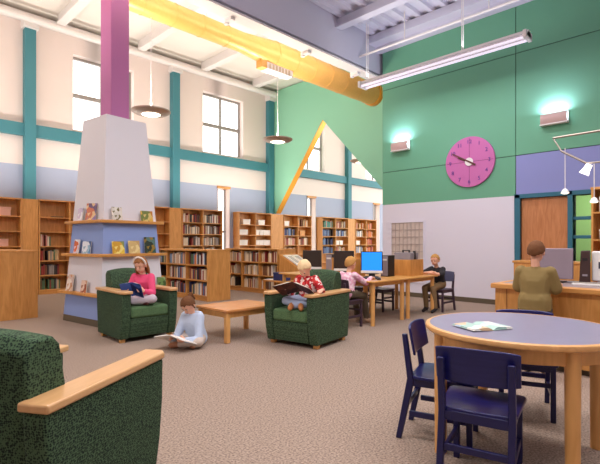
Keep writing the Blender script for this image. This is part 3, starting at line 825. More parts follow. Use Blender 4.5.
CH = wood('navy_stain', (20, 22, 92), 10, .3, axis='X', scale=7)
CHD = mat('navy_frame', (18, 18, 76), .32)
def wood_chair(label, loc, rz, mseat, mframe, group, name='wooden_chair'):
    t = thing(name, label, 'chair', loc, rz, group)
    # contoured seat
    n = 8; vs = []
    nx, ny = 9, 9
    for j in range(ny):
        v = -1+2*j/(ny-1)
        for i in range(nx):
            u = -1+2*i/(nx-1)
            x = u*(.185+.02*(v+1)/2); y = v*.2
            if abs(u) > .99 and abs(v) > .99: x *= .93; y *= .93
            z = .415-.018*math.exp(-((u*1.3)**2+((v+.25)*1.4)**2))-.014*max(0, v-.5)*2*.5
            vs.append((x, y, z))
    top = len(vs); vs += [(a, b, c-.022) for a, b, c in vs]
    fs = []
    for j in range(ny-1):
        for i in range(nx-1):
            q = j*nx+i; fs.append((q, q+1, q+nx+1, q+nx)); fs.append((top+q+nx, top+q+nx+1, top+q+1, top+q))
    rim = [i for i in range(nx)]+[j*nx+nx-1 for j in range(1, ny)]+[(ny-1)*nx+i for i in range(nx-2, -1, -1)]+[j*nx for j in range(ny-2, 0, -1)]
    for a, b in zip(rim, rim[1:]+rim[:1]): fs.append((a, top+a, top+b, b))
    m = MB(); m.add(vs, fs, 0, True); m.build('seat', mseat, t, bevel=.005)
    for s in (-1, 1):
        # rear post: leg below, leaning back above the seat
        x = s*.165
        pr = [(-.285, 0), (-.25, 0), (-.17, .37), (-.215, .67), (-.245, .67), (-.212, .39)]
        MB().prism(pr, 'x', x-.017, x+.017).build('leg', mframe, t, bevel=.005)
        MB().prism([(.145, 0), (.178, 0), (.175, .395), (.138, .395)], 'x', x-.017, x+.017).build('leg', mframe, t, bevel=.005)
        MB().box(x-.01, x+.01, -.2, .15, .15, .185).build('side_stretcher', mframe, t, bevel=.003)
        MB().box(x-.011, x+.011, -.19, .15, .345, .395).build('side_rail', mframe, t, bevel=.003)
    for y, z, h in ((-.222, .2, .035), (.155, .235, .03), (.155, .345, .05), (-.195, .345, .05)):
        B(-.15, .15, y-.01, y+.01, z, z+h).build('stretcher', mframe, t, bevel=.003)
    # curved back panel
    m = MB(); vs = []; n = 10
    for i in range(n+1):
        u = -1+2*i/n; x = u*.202; bow = .028*u*u
        zt = .725-.012*u**4; zb = .535+.012*u**4
        for (y, z) in ((-.178, zb), (-.21, zt), (-.226, zt), (-.194, zb)): vs.append((x, y+bow, z))
    fs = []
    for i in range(n):
        for q in range(4): fs.append((i*4+q, i*4+(q+1) % 4, (i+1)*4+(q+1) % 4, (i+1)*4+q))
    fs += [(0, 1, 2, 3), (n*4+3, n*4+2, n*4+1, n*4)]
    m.add(vs, fs, 0, False); m.build('backrest', mseat, t, bevel=.006)
    return t
GC = 'navy wooden chairs around the round table'
C0 = wood_chair('navy wooden chair nearest the camera, its back towards us', (2.40, 1.00, 0), face(.970, .242), CH, CHD, GC)
dup(C0, (2.744, 1.378, 0), face(.30, -.954), 'navy wooden chair at the left side of the round table')
dup(C0, (3.555, 1.16, 0), face(-.935, -.362), 'navy wooden chair on the far side of the round table')

# open books on the round table
def open_book(name, label, cat, loc, rot, w, h, mcover, angle=.06, group=None, mpage=None, lines=False):
    """opened book lying face up in local xy; spine along local y; loc is its spine on the surface"""
    t = thing(name, label, cat, loc, 0, group); t.rotation_euler = rot
    for s in (-1, 1):
        M = Matrix.Rotation(-s*angle, 4, 'Y')
        MB().box(min(0, s*w), max(0, s*w), -h/2, h/2, .001, .004, 0, M).build('cover', mcover, t)
        MB().prism([(s*.002, .004), (s*w*.25, .018), (s*(w-.006), .010), (s*(w-.006), .004)], 'y', -h/2+.005, h/2-.005, 0, M).build('page_block', mpage or PAPER, t)
    return t
MAG = pattern('magazine_page', 'cells', [(214, 222, 226), (176, 206, 196), (224, 196, 160), (196, 214, 230), (232, 230, 222)], 16, .5)
open_book('open_magazine', 'open magazine with coloured pages lying on the round grey table', 'magazine', (2.634, 1.10, .7525), (0, 0, math.radians(-28)), .135, .2, MAG, .03, mpage=MAG)

# ------------------------------------------------------------------ computer tables
TW = wood('table_maple', (214, 156, 84), 10, .35, axis='X')
def desk_table(label, x0, x1, y0, y1, group):
    t = thing('computer_table', label, 'table', ((x0+x1)/2, (y0+y1)/2, 0), 0, group)
    a, b = (x1-x0)/2, (y1-y0)/2
    B(-a, a, -b, b, .65, .68).build('tabletop', TW, t, bevel=.012, seg=3)
    MB().box(-a+.08, a-.08, -b+.07, -b+.09, .59, .65).box(-a+.08, a-.08, b-.09, b-.07, .59, .65).box(-a+.07, -a+.09, -b+.09, b-.09, .59, .65).box(a-.09, a-.07, -b+.09, b-.09, .59, .65).build('apron', TW, t)
    for sx in (-1, 1):
        for sy in (-1, 1): MB().tube((sx*(a-.08), sy*(b-.08), 0), (sx*(a-.08), sy*(b-.08), .65), .033, .036, 14).build('leg', MAPLE, t)
    return t
GT = 'maple computer tables'
desk_table('maple computer table where the girl in pale pink sits', 5.50, 6.47, 3.90, 4.80, GT)
desk_table('maple computer table where the boy in black sits', 6.49, 7.47, 3.90, 4.80, GT)
desk_table('maple computer table farther back under the dark screens', 5.86, 6.76, 4.83, 6.38, GT)

SCRB = emis('screen_blue', (20, 130, 235), .9)
SCRD = mat('screen_dark', (58, 48, 44), .25)
def monitor(label, loc, rz, mscr):
    t = thing('computer_monitor', label, 'monitor', loc, rz, 'flat computer monitors on the maple tables')
    B(-.18, .18, -.025, .012, .07, .43).build('casing', BLACK, t, bevel=.006)
    B(-.165, .165, .012, .016, .115, .415).build('screen', mscr, t)
    B(-.18, .18, .011, .02, .068, .112).build('lower_bezel', WHITE, t, bevel=.003)
    MB().prism([(-.05, -.06), (.05, -.06), (.05, .0), (-.05, .0)], 'z', .0, .2).build('stand_neck', BLACK, t)
    MB().lathe([(0, 0), (.12, 0), (.11, .015), (0, .02)], 24).build('stand_base', BLACK, t)
    return t
monitor('computer monitor with a bright blue screen on the maple table', (6.17, 4.42, .68), face(-.86, -.5), SCRB)
monitor('dark computer monitor just behind the computer girl\'s head', (6.30, 5.12, .68), face(-.8, -.6), SCRD)
monitor('dark computer monitor above the blond boy\'s head', (6.30, 5.90, .68), face(-.78, -.62), SCRD)
def tower(label, x, y):
    t = thing('computer_tower', label, 'computer', (x, y, .68), 0, 'computer towers beside the monitors')
    B(-.1, .1, -.075, .075, 0, .36).build('case', BLACK, t, bevel=.006)
    B(-.106, -.1, -.07, .07, .01, .35).build('front_panel', GREY, t, bevel=.003)
    B(-.109, -.106, -.05, .05, .27, .30).build('disc_drive', WHITE, t)
    return t
tower('black computer tower right of the blue screen', 6.55, 4.36)
tower('black computer tower between the two dark monitors', 6.45, 4.98 if False else 5.52)
def divider(label, x, y):
    tag(B(x-.2, x+.2, y-.012, y+.012, .68, .98).build('desk_divider', WOOD, bevel=.004), label, 'divider', 'oak dividers between the computers')
divider('oak desk divider left of the blue screen', 6.18, 4.72)
divider('oak desk divider between the dark monitors', 6.5, 5.40)
kb = thing('keyboard', 'dark keyboard in front of the blue screen', 'keyboard', (5.86, 4.28, .68), face(-.9, -.4))
B(-.2, .2, -.065, .065, 0, .018).build('case', BLACK, kb, bevel=.004)
m = MB()
for r in range(4):
    for c in range(12): m.box(-.185+c*.031, -.16+c*.031, -.05+r*.026, -.028+r*.026, .018, .024)
m.build('keys', mat('key_grey', (70, 66, 70), .5), kb)
ms = thing('computer_mouse', 'dark mouse under the computer girl\'s hand', 'mouse', (5.80, 4.02, .68))
MB().lathe([(0, 0), (.03, 0), (.033, .012), (.022, .028), (0, .034)], 20).build('shell', BLACK, ms)
B(-.004, .004, .006, .02, .026, .036).build('scroll_wheel', GREY, ms)
# carrel box with the grey monitor in it
ca = thing('study_carrel', 'oak study carrel box on the table before the boy in black', 'carrel', (6.86, 4.11, .68))
B(0, .02, 0, .40, 0, .28).build('back_panel', WOOD, ca, bevel=.003); B(.02, .45, 0, .02, 0, .28).build('side_panel', WOOD, ca, bevel=.003); B(.02, .45, .38, .40, 0, .28).build('side_panel', WOOD, ca, bevel=.003)
gm_ = thing('boxy_monitor', 'grey boxy monitor poking above the oak carrel', 'monitor', (7.06, 4.31, .68), -PI/2)
MB().prism([(-.15, .1), (.15, .1), (.165, .40), (-.165, .40)], 'y', -.14, .14).build('casing', mat('monitor_grey', (150, 142, 148), .5), gm_, bevel=.01)
B(-.1, .1, -.1, .1, 0, .1).build('foot', GREY, gm_); B(-.14, .14, .14, .15, .13, .37).build('screen', SCRD, gm_)
MB().box(-.07, .07, -.02, .02, .43, .445).box(-.07, -.055, -.02, .02, .40, .43).box(.055, .07, -.02, .02, .40, .43).build('carry_handle', BLACK, gm_)
dp = thing('desk_speaker', 'small black wedge speaker by the grey monitor', 'speaker', (7.12, 4.155, .68))
MB().prism([(-.06, 0), (.06, 0), (.06, .43), (.04, .43)], 'x', -.02, .02, M=Matrix.Rotation(PI/2, 4, 'Z')).build('body', BLACK, dp)
MB().tube((.0, .0, .42), (.0, .0, .435), .015).build('knob', GREY, dp)

CHP = mat('plum_chair', (66, 48, 62), .4); CHB = mat('dark_chair', (44, 36, 40), .4)
GD = 'dark chairs at the computer tables'
c1 = wood_chair('dark plum chair the girl in pale pink sits on', (5.27, 4.25, 0), face(1, .0), CHP, CHP, GD)
dup(c1, (7.74, 4.03, 0), face(-1, .06), 'dark chair the boy in black sits on')
for ch in [o for o in COL.objects if o.parent and o.parent.get('label') == 'dark chair the boy in black sits on' and o.name.startswith('backrest')]:
    ch.data = ch.data.copy(); ch.data.materials[0] = mat('slate_back', (84, 84, 112), .4)
dup(c1, (7.02, 5.32, 0), face(-1, 0), 'empty dark chair behind the maple tables, left of the table leg')
dup(c1, (6.98, 4.80, 0), face(0, -1), 'empty dark chair tucked under the table by the carrel')
dup(c1, (6.05, 4.95, 0), face(-.6, -.8), 'empty dark chair under the table behind the computer girl') if False else None

# ------------------------------------------------------------------ service desk at right
sd = thing('service_desk', 'long oak service desk with grey worktop where the boy stands', 'desk', (4.85, 1.885, 0))
B(.0, .04, -3.2, 0, .06, .79).build('front_panel', WOOD, sd, bevel=.003)
B(.04, 1.3, -.04, 0, .06, .79).build('end_panel', WOOD, sd, bevel=.003)
B(.05, 1.3, -3.2, -.05, 0, .06).build('plinth', BASEB, sd)
B(.07, .95, -3.17, -.03, .79, .822).build('worktop', mat('desk_grey', (150, 132, 134), .4), sd)
MB().box(-.05, .07, -3.2, .03, .775, .825).box(.07, .95, -.03, .03, .775, .825).build('wood_edge', WOODY, sd, bevel=.008)
for y in (-.12, -.95, -1.8): B(-.004, .0, y-.004, y+.004, .08, .77).build('panel_joint', mat('joint_brown', (130, 78, 34), .6), sd)
# big monitor
bgm = thing('desk_monitor', 'big grey monitor on the service desk beside the standing boy', 'monitor', (5.42, 1.50, .822), face(-.98, -.05))
B(-.205, .205, -.02, .02, .04, .37).build('panel', mat('monitor_back_grey', (142, 128, 140), .5), bgm, bevel=.008)
MB().prism([(-.17, -.02), (.17, -.02), (.11, -.16), (-.11, -.16)], 'z', .06, .35).build('rear_shell', BLACK, bgm, bevel=.01)
B(-.12, .12, -.14, .04, 0, .012).build('stand_base', BLACK, bgm, bevel=.004); B(-.05, .05, -.08, -.03, .01, .08).build('stand_neck', BLACK, bgm)
dk = thing('computer_tower', 'dark brown computer box beside the big grey monitor', 'computer', (5.50, 1.21, .822), face(-1, -.2))
MB().prism([(-.055, 0), (.045, 0), (.03, .345), (-.055, .35)], 'y', -.14, .05).build('case', mat('dark_brown_plastic', (64, 42, 40), .5), dk, bevel=.008)
B(-.03, .015, .05, .054, .24, .27).build('disc_drive', BLACK, dk); B(-.03, .015, .05, .054, .08, .1).build('port_panel', GREY, dk)
wm = thing('white_monitor', 'white computer on the desk near the right edge', 'computer', (5.56, .98, .822), face(-1, -.15))
B(-.17, .17, -.18, .02, .03, .34).build('casing', WHITE, wm, bevel=.012); B(-.12, .12, -.15, .0, 0, .03).build('foot', WHITE, wm)
MB().box(.05, .11, .02, .023, .16, .23).box(.03, .05, .02, .023, .16, .19).build('emblem', mat('emblem_dark', (70, 70, 84), .5), wm)
kb2 = thing('desk_keyboard', 'pale keyboard on the service desk at the right edge', 'keyboard', (5.28, 1.06, .822), face(-1, 0))
B(-.2, .2, -.07, .07, 0, .02).build('case', WHITE, kb2, bevel=.004)
m = MB()
for r in range(4):
    for c in range(12): m.box(-.185+c*.031, -.16+c*.031, -.052+r*.027, -.03+r*.027, .02, .027)
m.build('keys', mat('key_pale', (170, 160, 150), .5), kb2)
tag(B(5.06, 5.20, .62, .84, .823, .829).build('paper_sheet', mat('sheet_white', (240, 236, 230), .7)), 'white paper sheet on the service desk near the right edge', 'paper')

# low cabinet before the door, shelf unit at the right edge
lc = thing('low_cabinet', 'low oak cabinet standing before the wooden door', 'cabinet', (8.35, 1.7, 0))
B(0, .42, 0, 1.22, .06, .90).build('body', WOOD, lc); B(-.02, .44, -.02, 1.24, .90, .94).build('top_board', WOODY, lc, bevel=.006); B(.03, .4, .02, 1.2, 0, .06).build('plinth', BASEB, lc)
for y in (.02, .62):
    dd = B(-.018, 0, y, y+.58, .1, .88).build('door', WOOD, lc, bevel=.003)
    B(-.034, -.018, y+.5, y+.515, .55, .68).build('handle', METAL, dd)
su = bookcase('shelf_unit', 'oak shelf unit with white boxes at the photo\'s right edge', 'shelf', 6.95, .55, .90, .3, 1.98, [.1, .5, .9, 1.3, 1.66], 1, '-x', None)
for z, h, lb in ((1.661, .2, 'white box on the upper shelf at the right edge'), (1.301, .13, 'white box on a lower shelf at the right edge')):
    t = thing('archive_box', lb, 'box', (6.98, 1.36, z))
    B(0, .22, -.28, 0, 0, h*.8).build('body', BIN, t, bevel=.004); B(-.005, .225, -.285, .005, h*.78, h).build('lid', BIN, t, bevel=.004)

# ------------------------------------------------------------------ people
def ico():
    bm = bmesh.new(); bmesh.ops.create_icosphere(bm, subdivisions=2, radius=1)
    p = [v.co.copy() for v in bm.verts]; bm.free(); return p
ICO = ico()
class Blob:
    """solid made of hulls of balls, fused into one continuous skin"""
    def __init__(s): s.bm = bmesh.new()
    def hull(s, *balls):
        t = bmesh.new()
        for b in balls:
            c = Vector(b[:3]); r = b[3]
            for p in ICO: t.verts.new(c+p*r)
        bmesh.ops.convex_hull(t, input=t.verts[:])
        for v in [v for v in t.verts if not v.link_faces]: t.verts.remove(v)
        me = bpy.data.meshes.new('t'); t.to_mesh(me); t.free(); s.bm.from_mesh(me); bpy.data.meshes.remove(me)
    def cap(s, p, r, q, r2): s.hull((*p, r), (*q, r2))
    def ell(s, c, R, rad):
        t = bmesh.new(); bmesh.ops.create_uvsphere(t, u_segments=20, v_segments=14, radius=1)
        for v in t.verts: v.co = Vector(c)+R @ Vector((v.co.x*rad[0], v.co.y*rad[1], v.co.z*rad[2]))
        me = bpy.data.meshes.new('t'); t.to_mesh(me); t.free(); s.bm.from_mesh(me); bpy.data.meshes.remove(me)
    def done(s, name, m, parent, vox=.006, smooth=3):
        me = bpy.data.meshes.new(name); s.bm.to_mesh(me); s.bm.free()
        o = bpy.data.objects.new(name, me); COL.objects.link(o)
        r = o.modifiers.new('r', 'REMESH'); r.mode = 'VOXEL'; r.voxel_size = vox; r.use_smooth_shade = True
        if smooth:
            k = o.modifiers.new('s', 'SMOOTH'); k.iterations = smooth; k.factor = .5
        bpy.context.view_layer.update()
        me2 = bpy.data.meshes.new_from_object(o.evaluated_get(bpy.context.evaluated_depsgraph_get()))
        o.modifiers.clear(); o.data = me2; bpy.data.meshes.remove(me); me2.name = name
        me2.materials.clear(); me2.materials.append(m)
        for p in me2.polygons: p.use_smooth = True
        o.parent = parent
        return o
SKIN = mat('skin', (232, 176, 148), .55, var=6, scale=20)
def person(label, loc, rz, J, look, hair, hairm, shirtm, pantm, shoem, sleeve='long', s=1.0, hs=1.0, up_hint=(0, 0, 1), extra=None, group=None, gripn=None, shirt_fat=1.0, hem=0):
    V = Vector
    t = thing('person', label, 'person', loc, rz, group)
    g = {k: V(v) for k, v in J.items()}
    hc = g['head']; f = V(look).normalized(); u0 = V(up_hint)
    rt_ = f.cross(u0).normalized(); u = rt_.cross(f).normalized()
    R = Matrix((rt_, f, u)).transposed()
    H = hs
    def hp(x, y, z): return hc+R @ V((x*H, y*H, z*H))
    ch, pe, nk = g['chest'], g['pelvis'], g['neck']
    side = (g['shR']-g['shL']).normalized()
    def torso(b, e, low=True):
        k = e
        tops = [(*(g[q]*.72+nk*.28-V((0, 0, .03))*s), .044*s+k) for q in ('shL', 'shR')]
        chs = [(*(ch+side*x*s), .072*s+k) for x in (-.05, .05)]
        mid = (ch+pe)/2
        wa = [(*(mid+side*x*s), .068*s+k) for x in (-.042, .042)]
        hi = [(*(pe+side*x*s), .074*s+k) for x in (-.05, .05)]
        b.hull(*tops, *chs); b.hull(*chs, *wa); b.hull(*wa, *hi)
    # one continuous body
    b = Blob()
    torso(b, 0)
    b.cap(nk-(nk-ch)*.15, .04*s, hp(0, -.02, -.07), .036*H)
    b.ell(hp(0, -.004, .02), R, (.069*H, .086*H, .082*H))
    b.ell(hp(0, .022, -.04), R, (.054*H, .058*H, .056*H))
    b.cap(hp(0, .078, -.002), .008*H, hp(0, .092, -.026), .011*H)
    for sx in (-1, 1): b.ell(hp(sx*.071, -.006, -.008), R, (.011*H, .02*H, .03*H))
    for S in 'LR':
        sh, el, wr_ = g['sh'+S], g['el'+S], g['wr'+S]
        b.cap(sh, .042*s, el, .032*s); b.cap(el, .032*s, wr_, .022*s)
        hd = g.get('hd'+S, (wr_-el)).normalized()
        nn = g.get('pn'+S, V((0, 0, -1)))
        nn = (nn-hd*nn.dot(hd)).normalized(); sd_ = hd.cross(nn)
        if (S == 'L') == (sd_.dot(side) < 0): sd_ = -sd_      # thumb towards the body's middle
        k = s
        pal = wr_+hd*.055*k
        b.hull((*(wr_+hd*.01*k), .017*k), (*(pal+sd_*.02*k), .0115*k), (*(pal-sd_*.02*k), .0115*k))
        for i, (off, ln) in enumerate(((.021, .046), (.008, .052), (-.006, .048), (-.02, .038))):
            a = pal+sd_*off*k; b1 = a+(hd*.92+nn*.35)*ln*.55*k; b2 = b1+(hd*.6+nn*.8)*ln*.5*k
            b.cap(a, .0088*k, b1, .008*k); b.cap(b1, .008*k, b2, .007*k)
        th0 = wr_+hd*.022*k+sd_*.018*k; th1 = th0+(hd*.6+sd_*.7+nn*.25)*.03*k; th2 = th1+(hd*.85+sd_*.2+nn*.4)*.024*k
        b.cap(th0, .011*k, th1, .0095*k); b.cap(th1, .0095*k, th2, .008*k)
        hi, kn, an, to = g['hi'+S], g['kn'+S], g['an'+S], g['to'+S]
        b.cap(hi, .068*s, kn, .048*s); b.hull((*kn, .047*s), (*(kn*.65+an*.35), .046*s)); b.cap(kn*.65+an*.35, .046*s, an, .03*s)
        b.cap(an, .03*s, to, .022*s)
    b.done('body', SKIN, t, .0046, 3)
    # face
    EW = mat('eye_white', (214, 200, 192), .4); IR = mat('eye_dark', (60, 42, 34), .3); LIP = mat('lips', (196, 106, 100), .5)
    for sx in (-1, 1):
        m = MB(); m.lathe([(0, -.0075), (.0053, -.0053), (.0075, 0), (.0053, .0053), (0, .0075)], 12, M=Matrix.Translation(hp(sx*.028, .0735, .0)) @ R.to_4x4() @ Matrix.Scale(H, 4))
        e_ = m.build('eye', EW, t)
        m = MB(); m.lathe([(0, -.0015), (.006, -.001), (.006, .001), (0, .0015)], 12, M=Matrix.Translation(hp(sx*.028, .0805, -.001)) @ R.to_4x4() @ Matrix.Rotation(PI/2, 4, 'X') @ Matrix.Scale(H, 4))
        m.build('iris', IR, e_)
        MB().tube(hp(sx*.016, .083, .02), hp(sx*.042, .074, .02), .0035*H, .002*H, 8).build('eyebrow', hairm, t)
    MB().tube(hp(-.016, .0755, -.056), hp(0, .0805, -.057), .0035*H, .005*H, 8).tube(hp(0, .0805, -.057), hp(.016, .0755, -.056), .005*H, .0035*H, 8).build('mouth', LIP, t)
    # hair: cap cut along the hairline, plus locks
    hb = bmesh.new(); bmesh.ops.create_uvsphere(hb, u_segments=32, v_segments=22, radius=1)
    dead = []
    for v in hb.verts:
        x, y, z = v.co
        lim = -.10+.60*y-(.14 if y < 0 else 0)+(.07*math.sin(9*x) if y > 0 else 0)
        if z < lim: dead.append(v)
    bmesh.ops.delete(hb, geom=dead, context='VERTS')
    rnd = random.Random(3)
    for v in hb.verts:
        k = 1+rnd.uniform(-.03, .05)
        v.co = hp(v.co.x*.0745*k, -.008+v.co.y*.0915*k, .012+v.co.z*.0965*k)
    me = bpy.data.meshes.new('hair'); hb.to_mesh(me); hb.free(); me.materials.append(hairm)
    for p in me.polygons: p.use_smooth = True
    ho = bpy.data.objects.new('hair', me); COL.objects.link(ho); ho.parent = t
    sb_ = ho.modifiers.new('sub', 'SUBSURF'); sb_.levels = 1; sb_.render_levels = 1
    sf = ho.modifiers.new('s', 'SOLIDIFY'); sf.thickness = .014*H; sf.offset = 0
    if hair in ('long', 'pony'):
        lb = Blob()
        if hair == 'long':
            for x in (-.074, -.06, -.035, 0, .035, .06, .074):
                y = -.085+.075*abs(x)/.074*.9
                lb.hull((*hp(x, y, .03), .018*H), (*hp(x*1.12, y-.005, -.06), .02*H), )
                lb.hull((*hp(x*1.12, y-.005, -.06), .02*H), (*hp(x*1.18, y+.0, -.135), .012*H))
        else:
            lb.hull((*hp(0, -.08, .05), .02*H), (*hp(0, -.125, .06), .028*H)); lb.hull((*hp(0, -.125, .06), .028*H), (*hp(0, -.135, -.04), .014*H))
            for sx in (-1, 1): lb.hull((*hp(sx*.072, .0, .03), .014*H), (*hp(sx*.074, .0, -.04), .01*H))
        lb.done('hair_locks', hairm, t, .006, 2)
    # clothes
    c = Blob(); e = .013*shirt_fat
    torso(c, e)
    for S in 'LR':
        sh, el, wr_ = g['sh'+S], g['el'+S], g['wr'+S]
        if sleeve == 'long': c.cap(sh, .046*s+e*.6, el, .036*s+e*.6); c.cap(el, .036*s+e*.6, el+(wr_-el)*.9, .026*s+e*.5)
        else: c.cap(sh, .046*s+e*.6, sh+(el-sh)*.92, .044*s+e)
    c.hull((*(nk-V((0, 0, .018))*s), .046*s), (*ch, .07*s+e*.5))
    if hem: c.hull(*[(*(pe+side*x*s+V((0, 0, .04))), .078*s+e) for x in (-.05, .05)], *[(*(pe+side*x*s-V((0, 0, hem))), .07*s+e) for x in (-.06, .06)])
    c.done('shirt', shirtm, t, .007, 9)
    c = Blob()
    side_ = [(*(pe+side*x*s+V((0, 0, .02))), .077*s+.008) for x in (-.05, .05)]
    c.hull(*side_, (*g['hiL'], .074*s+.008), (*g['hiR'], .074*s+.008))
    for S in 'LR':
        hi, kn, an = g['hi'+S], g['kn'+S], g['an'+S]
        c.cap(hi, .076*s, kn, .056*s); c.cap(kn, .056*s, an+(kn-an)*.1, .044*s)
    c.done('trousers', pantm, t, .007, 4)
    for S in 'LR':
        an, to = g['an'+S], g['to'+S]
        c = Blob(); d_ = (to-an).normalized()
        c.hull((*(an-d_*.012*s), .036*s), (*(an+d_*.03*s), .036*s), (*(to+d_*.01), .03*s)); c.done('shoe', shoem, t, .006, 2)
    return t

def cross_legged(z, lean=.05, headf=.07, wr=(.10, .25, .20), el=(.165, .10, .14), hz=0):
    """joints of a child sitting cross-legged on a surface of height z, facing +Y"""
    J = dict(pelvis=(0, 0, z+.085), chest=(0, lean, z+.29), neck=(0, lean+.02, z+.385), head=(0, lean+headf, z+.515+hz),
             shL=(-.112, lean+.01, z+.355), shR=(.112, lean+.01, z+.355), hiL=(-.065, .02, z+.085), hiR=(.065, .02, z+.085),
             knL=(-.21, .21, z+.085), knR=(.21, .21, z+.085), anL=(.05, .27, z+.045), anR=(-.06, .225, z+.05), toL=(.13, .30, z+.035), toR=(-.14, .24, z+.038))
    for S, sg in (('L', -1), ('R', 1)):
        J['el'+S] = (sg*el[0], lean+el[1], z+el[2]); J['wr'+S] = (sg*wr[0], lean+wr[1], z+wr[2])
        J['hd'+S] = (-sg*.3, 1, .25); J['pn'+S] = (-sg*1, .2, 0)
    return J
BLOND = mat('hair_blond', (226, 186, 130), .85, var=14, scale=90, spec=.2); BROWN = mat('hair_brown', (112, 74, 48), .85, var=12, scale=90, spec=.2)
LBROWN = mat('hair_light_brown', (150, 98, 58), .85, var=14, scale=90, spec=.2); SANDY = mat('hair_sandy', (196, 146, 84), .85, var=14, scale=90, spec=.2)

# girl in pink in the armchair by the pillar
J = cross_legged(.445, wr=(.115, .20, .19), el=(.17, .08, .15))
person('girl in a pink top and white headband reading a blue book in an armchair', (2.83, 5.72, 0), face(-.80, -.60), J, (-.0, .85, -.35), 'long', LBROWN,
       mat('pink_top', (232, 74, 122), .7, var=8), mat('pale_trousers', (198, 186, 196), .8, var=8), mat('maroon_shoe', (84, 34, 36), .6))
pg = [o for o in COL.objects if o.get('label', '').startswith('girl in a pink top')][0]
hbnd = MB(); 
hc = Vector(J['head']); f = Vector((0, .85, -.35)).normalized(); r_ = f.cross(Vector((0, 0, 1))).normalized(); u = r_.cross(f)
R = Matrix((r_, f, u)).transposed()
prev = None
for k in range(13):
    a = PI*k/12
    p = hc+R @ Vector((.083*math.cos(a), .02, .02+.1*math.sin(a)))
    if prev is not None: hbnd.tube(prev, p, .012, None, 8)
    prev = p
hbnd.build('headband', mat('headband_white', (238, 226, 216), .6), pg)

# child on the carpet
J = cross_legged(.0, lean=.07, headf=.09, wr=(.10, .25, .12), el=(.17, .10, .10), hz=-.015)
person('child in a pale blue hooded top sitting on the carpet, reading', (3.06, 4.82, 0), face(-.95, -.30), J, (-.05, .72, -.7), 'pony', BROWN,
       mat('pale_blue_hoodie', (190, 204, 228), .85, var=10, scale=24), mat('beige_trousers', (206, 190, 178), .8, var=8), mat('tan_shoe', (188, 132, 100), .6), shirt_fat=1.7)
fc = [o for o in COL.objects if o.get('label', '').startswith('child in a pale blue')][0]
c = Blob(); c.hull((-.06, .03, .385, .03), (.06, .03, .385, .03), (0, -.05, .36, .045)); c.done('hood', mat('pale_blue_hoodie', (190, 204, 228)), fc, .007, 3)

# blond boy in mid-room armchair
J = cross_legged(.445, lean=.03, headf=.08, wr=(.19, .22, .24), el=(.19, .08, .16), hz=-.025)
J.update(anL=(.06, .33, .495), toL=(.03, .42, .48), anR=(-.05, .30, .50), toR=(-.10, .39, .48))
J['elL'] = (-.235, .10, .445+.215); J['wrL'] = (-.30, .22, .445+.245); J['hdL'] = (-.1, 1, 0); J['pnL'] = (0, 0, -1)
person('blond boy in a red checked shirt reading a large book in an armchair', (4.13, 3.93, 0), face(-.96, -.28), J, (0, .65, -.75), 'short', mat('hair_white_blond', (236, 206, 160), .85, var=12, scale=90, spec=.2),
       pattern('red_check', 'cells', [(176, 30, 38), (206, 60, 60), (232, 206, 200), (150, 24, 34)], 34, .8), mat('light_jeans', (164, 176, 204), .8, var=10), mat('tan_boot', (196, 128, 74), .6))

# girl at the computer (on a chair, feet forward)
def chair_pose(z, lean, wr, el, kn=(.085, .33, .02), an=(.085, .34, .065), to=(.09, .44, .03), head=(0, .07, .52), hd=(0, 1, -.1)):
    J = dict(pelvis=(0, -.02, z+.08), chest=(0, lean, z+.29), neck=(0, lean+.01, z+.385), head=(head[0], lean+head[1], z+head[2]),
             shL=(-.115, lean, z+.355), shR=(.115, lean, z+.355))
    for S, sg in (('L', -1), ('R', 1)):
        J['hi'+S] = (sg*.065, .0, z+.07); J['kn'+S] = (sg*kn[0], kn[1], z+kn[2]); J['an'+S] = (sg*an[0], an[1], an[2]); J['to'+S] = (sg*to[0], to[1], to[2])
        J['el'+S] = (sg*el[0], lean+el[1], z+el[2]); J['wr'+S] = (sg*wr[0], lean+wr[1], z+wr[2]); J['hd'+S] = (-sg*.1, hd[1], hd[2])
    return J
J = chair_pose(.415, .03, (.14, .42, .30), (.19, .2, .23), an=(.085, .40, .065), to=(.09, .5, .03))
J['wrL'] = (-.06, .40, .72)
person('girl in a pale pink striped top at the blue computer screen', (5.30, 4.25, 0), face(1, .05), J, (.12, .95, -.12), 'short', SANDY,
       pattern('pink_stripe', 'cells', [(236, 180, 200), (244, 214, 224), (226, 160, 190)], 30, .8), mat('olive_trousers', (92, 80, 62), .8, var=8), mat('pale_shoe', (206, 176, 150), .6))
J = chair_pose(.415, .05, (.05, .30, .30), (.19, .17, .27), an=(.09, .26, .065), to=(.09, .36, .03))
J['wrL'] = (.04, .32, .715); J['wrR'] = (-.03, .27, .73); J['hdL'] = (1, .2, 0); J['hdR'] = (-1, .2, 0)
person('boy in a black T-shirt sitting at the right end of the table', (7.72, 4.03, 0), face(-1, .05), J, (-.12, .97, -.12), 'short', SANDY,
       mat('black_tee', (38, 34, 38), .8), mat('khaki_trousers', (136, 110, 76), .8, var=10), mat('dark_shoe', (40, 34, 36), .6), sleeve='short')

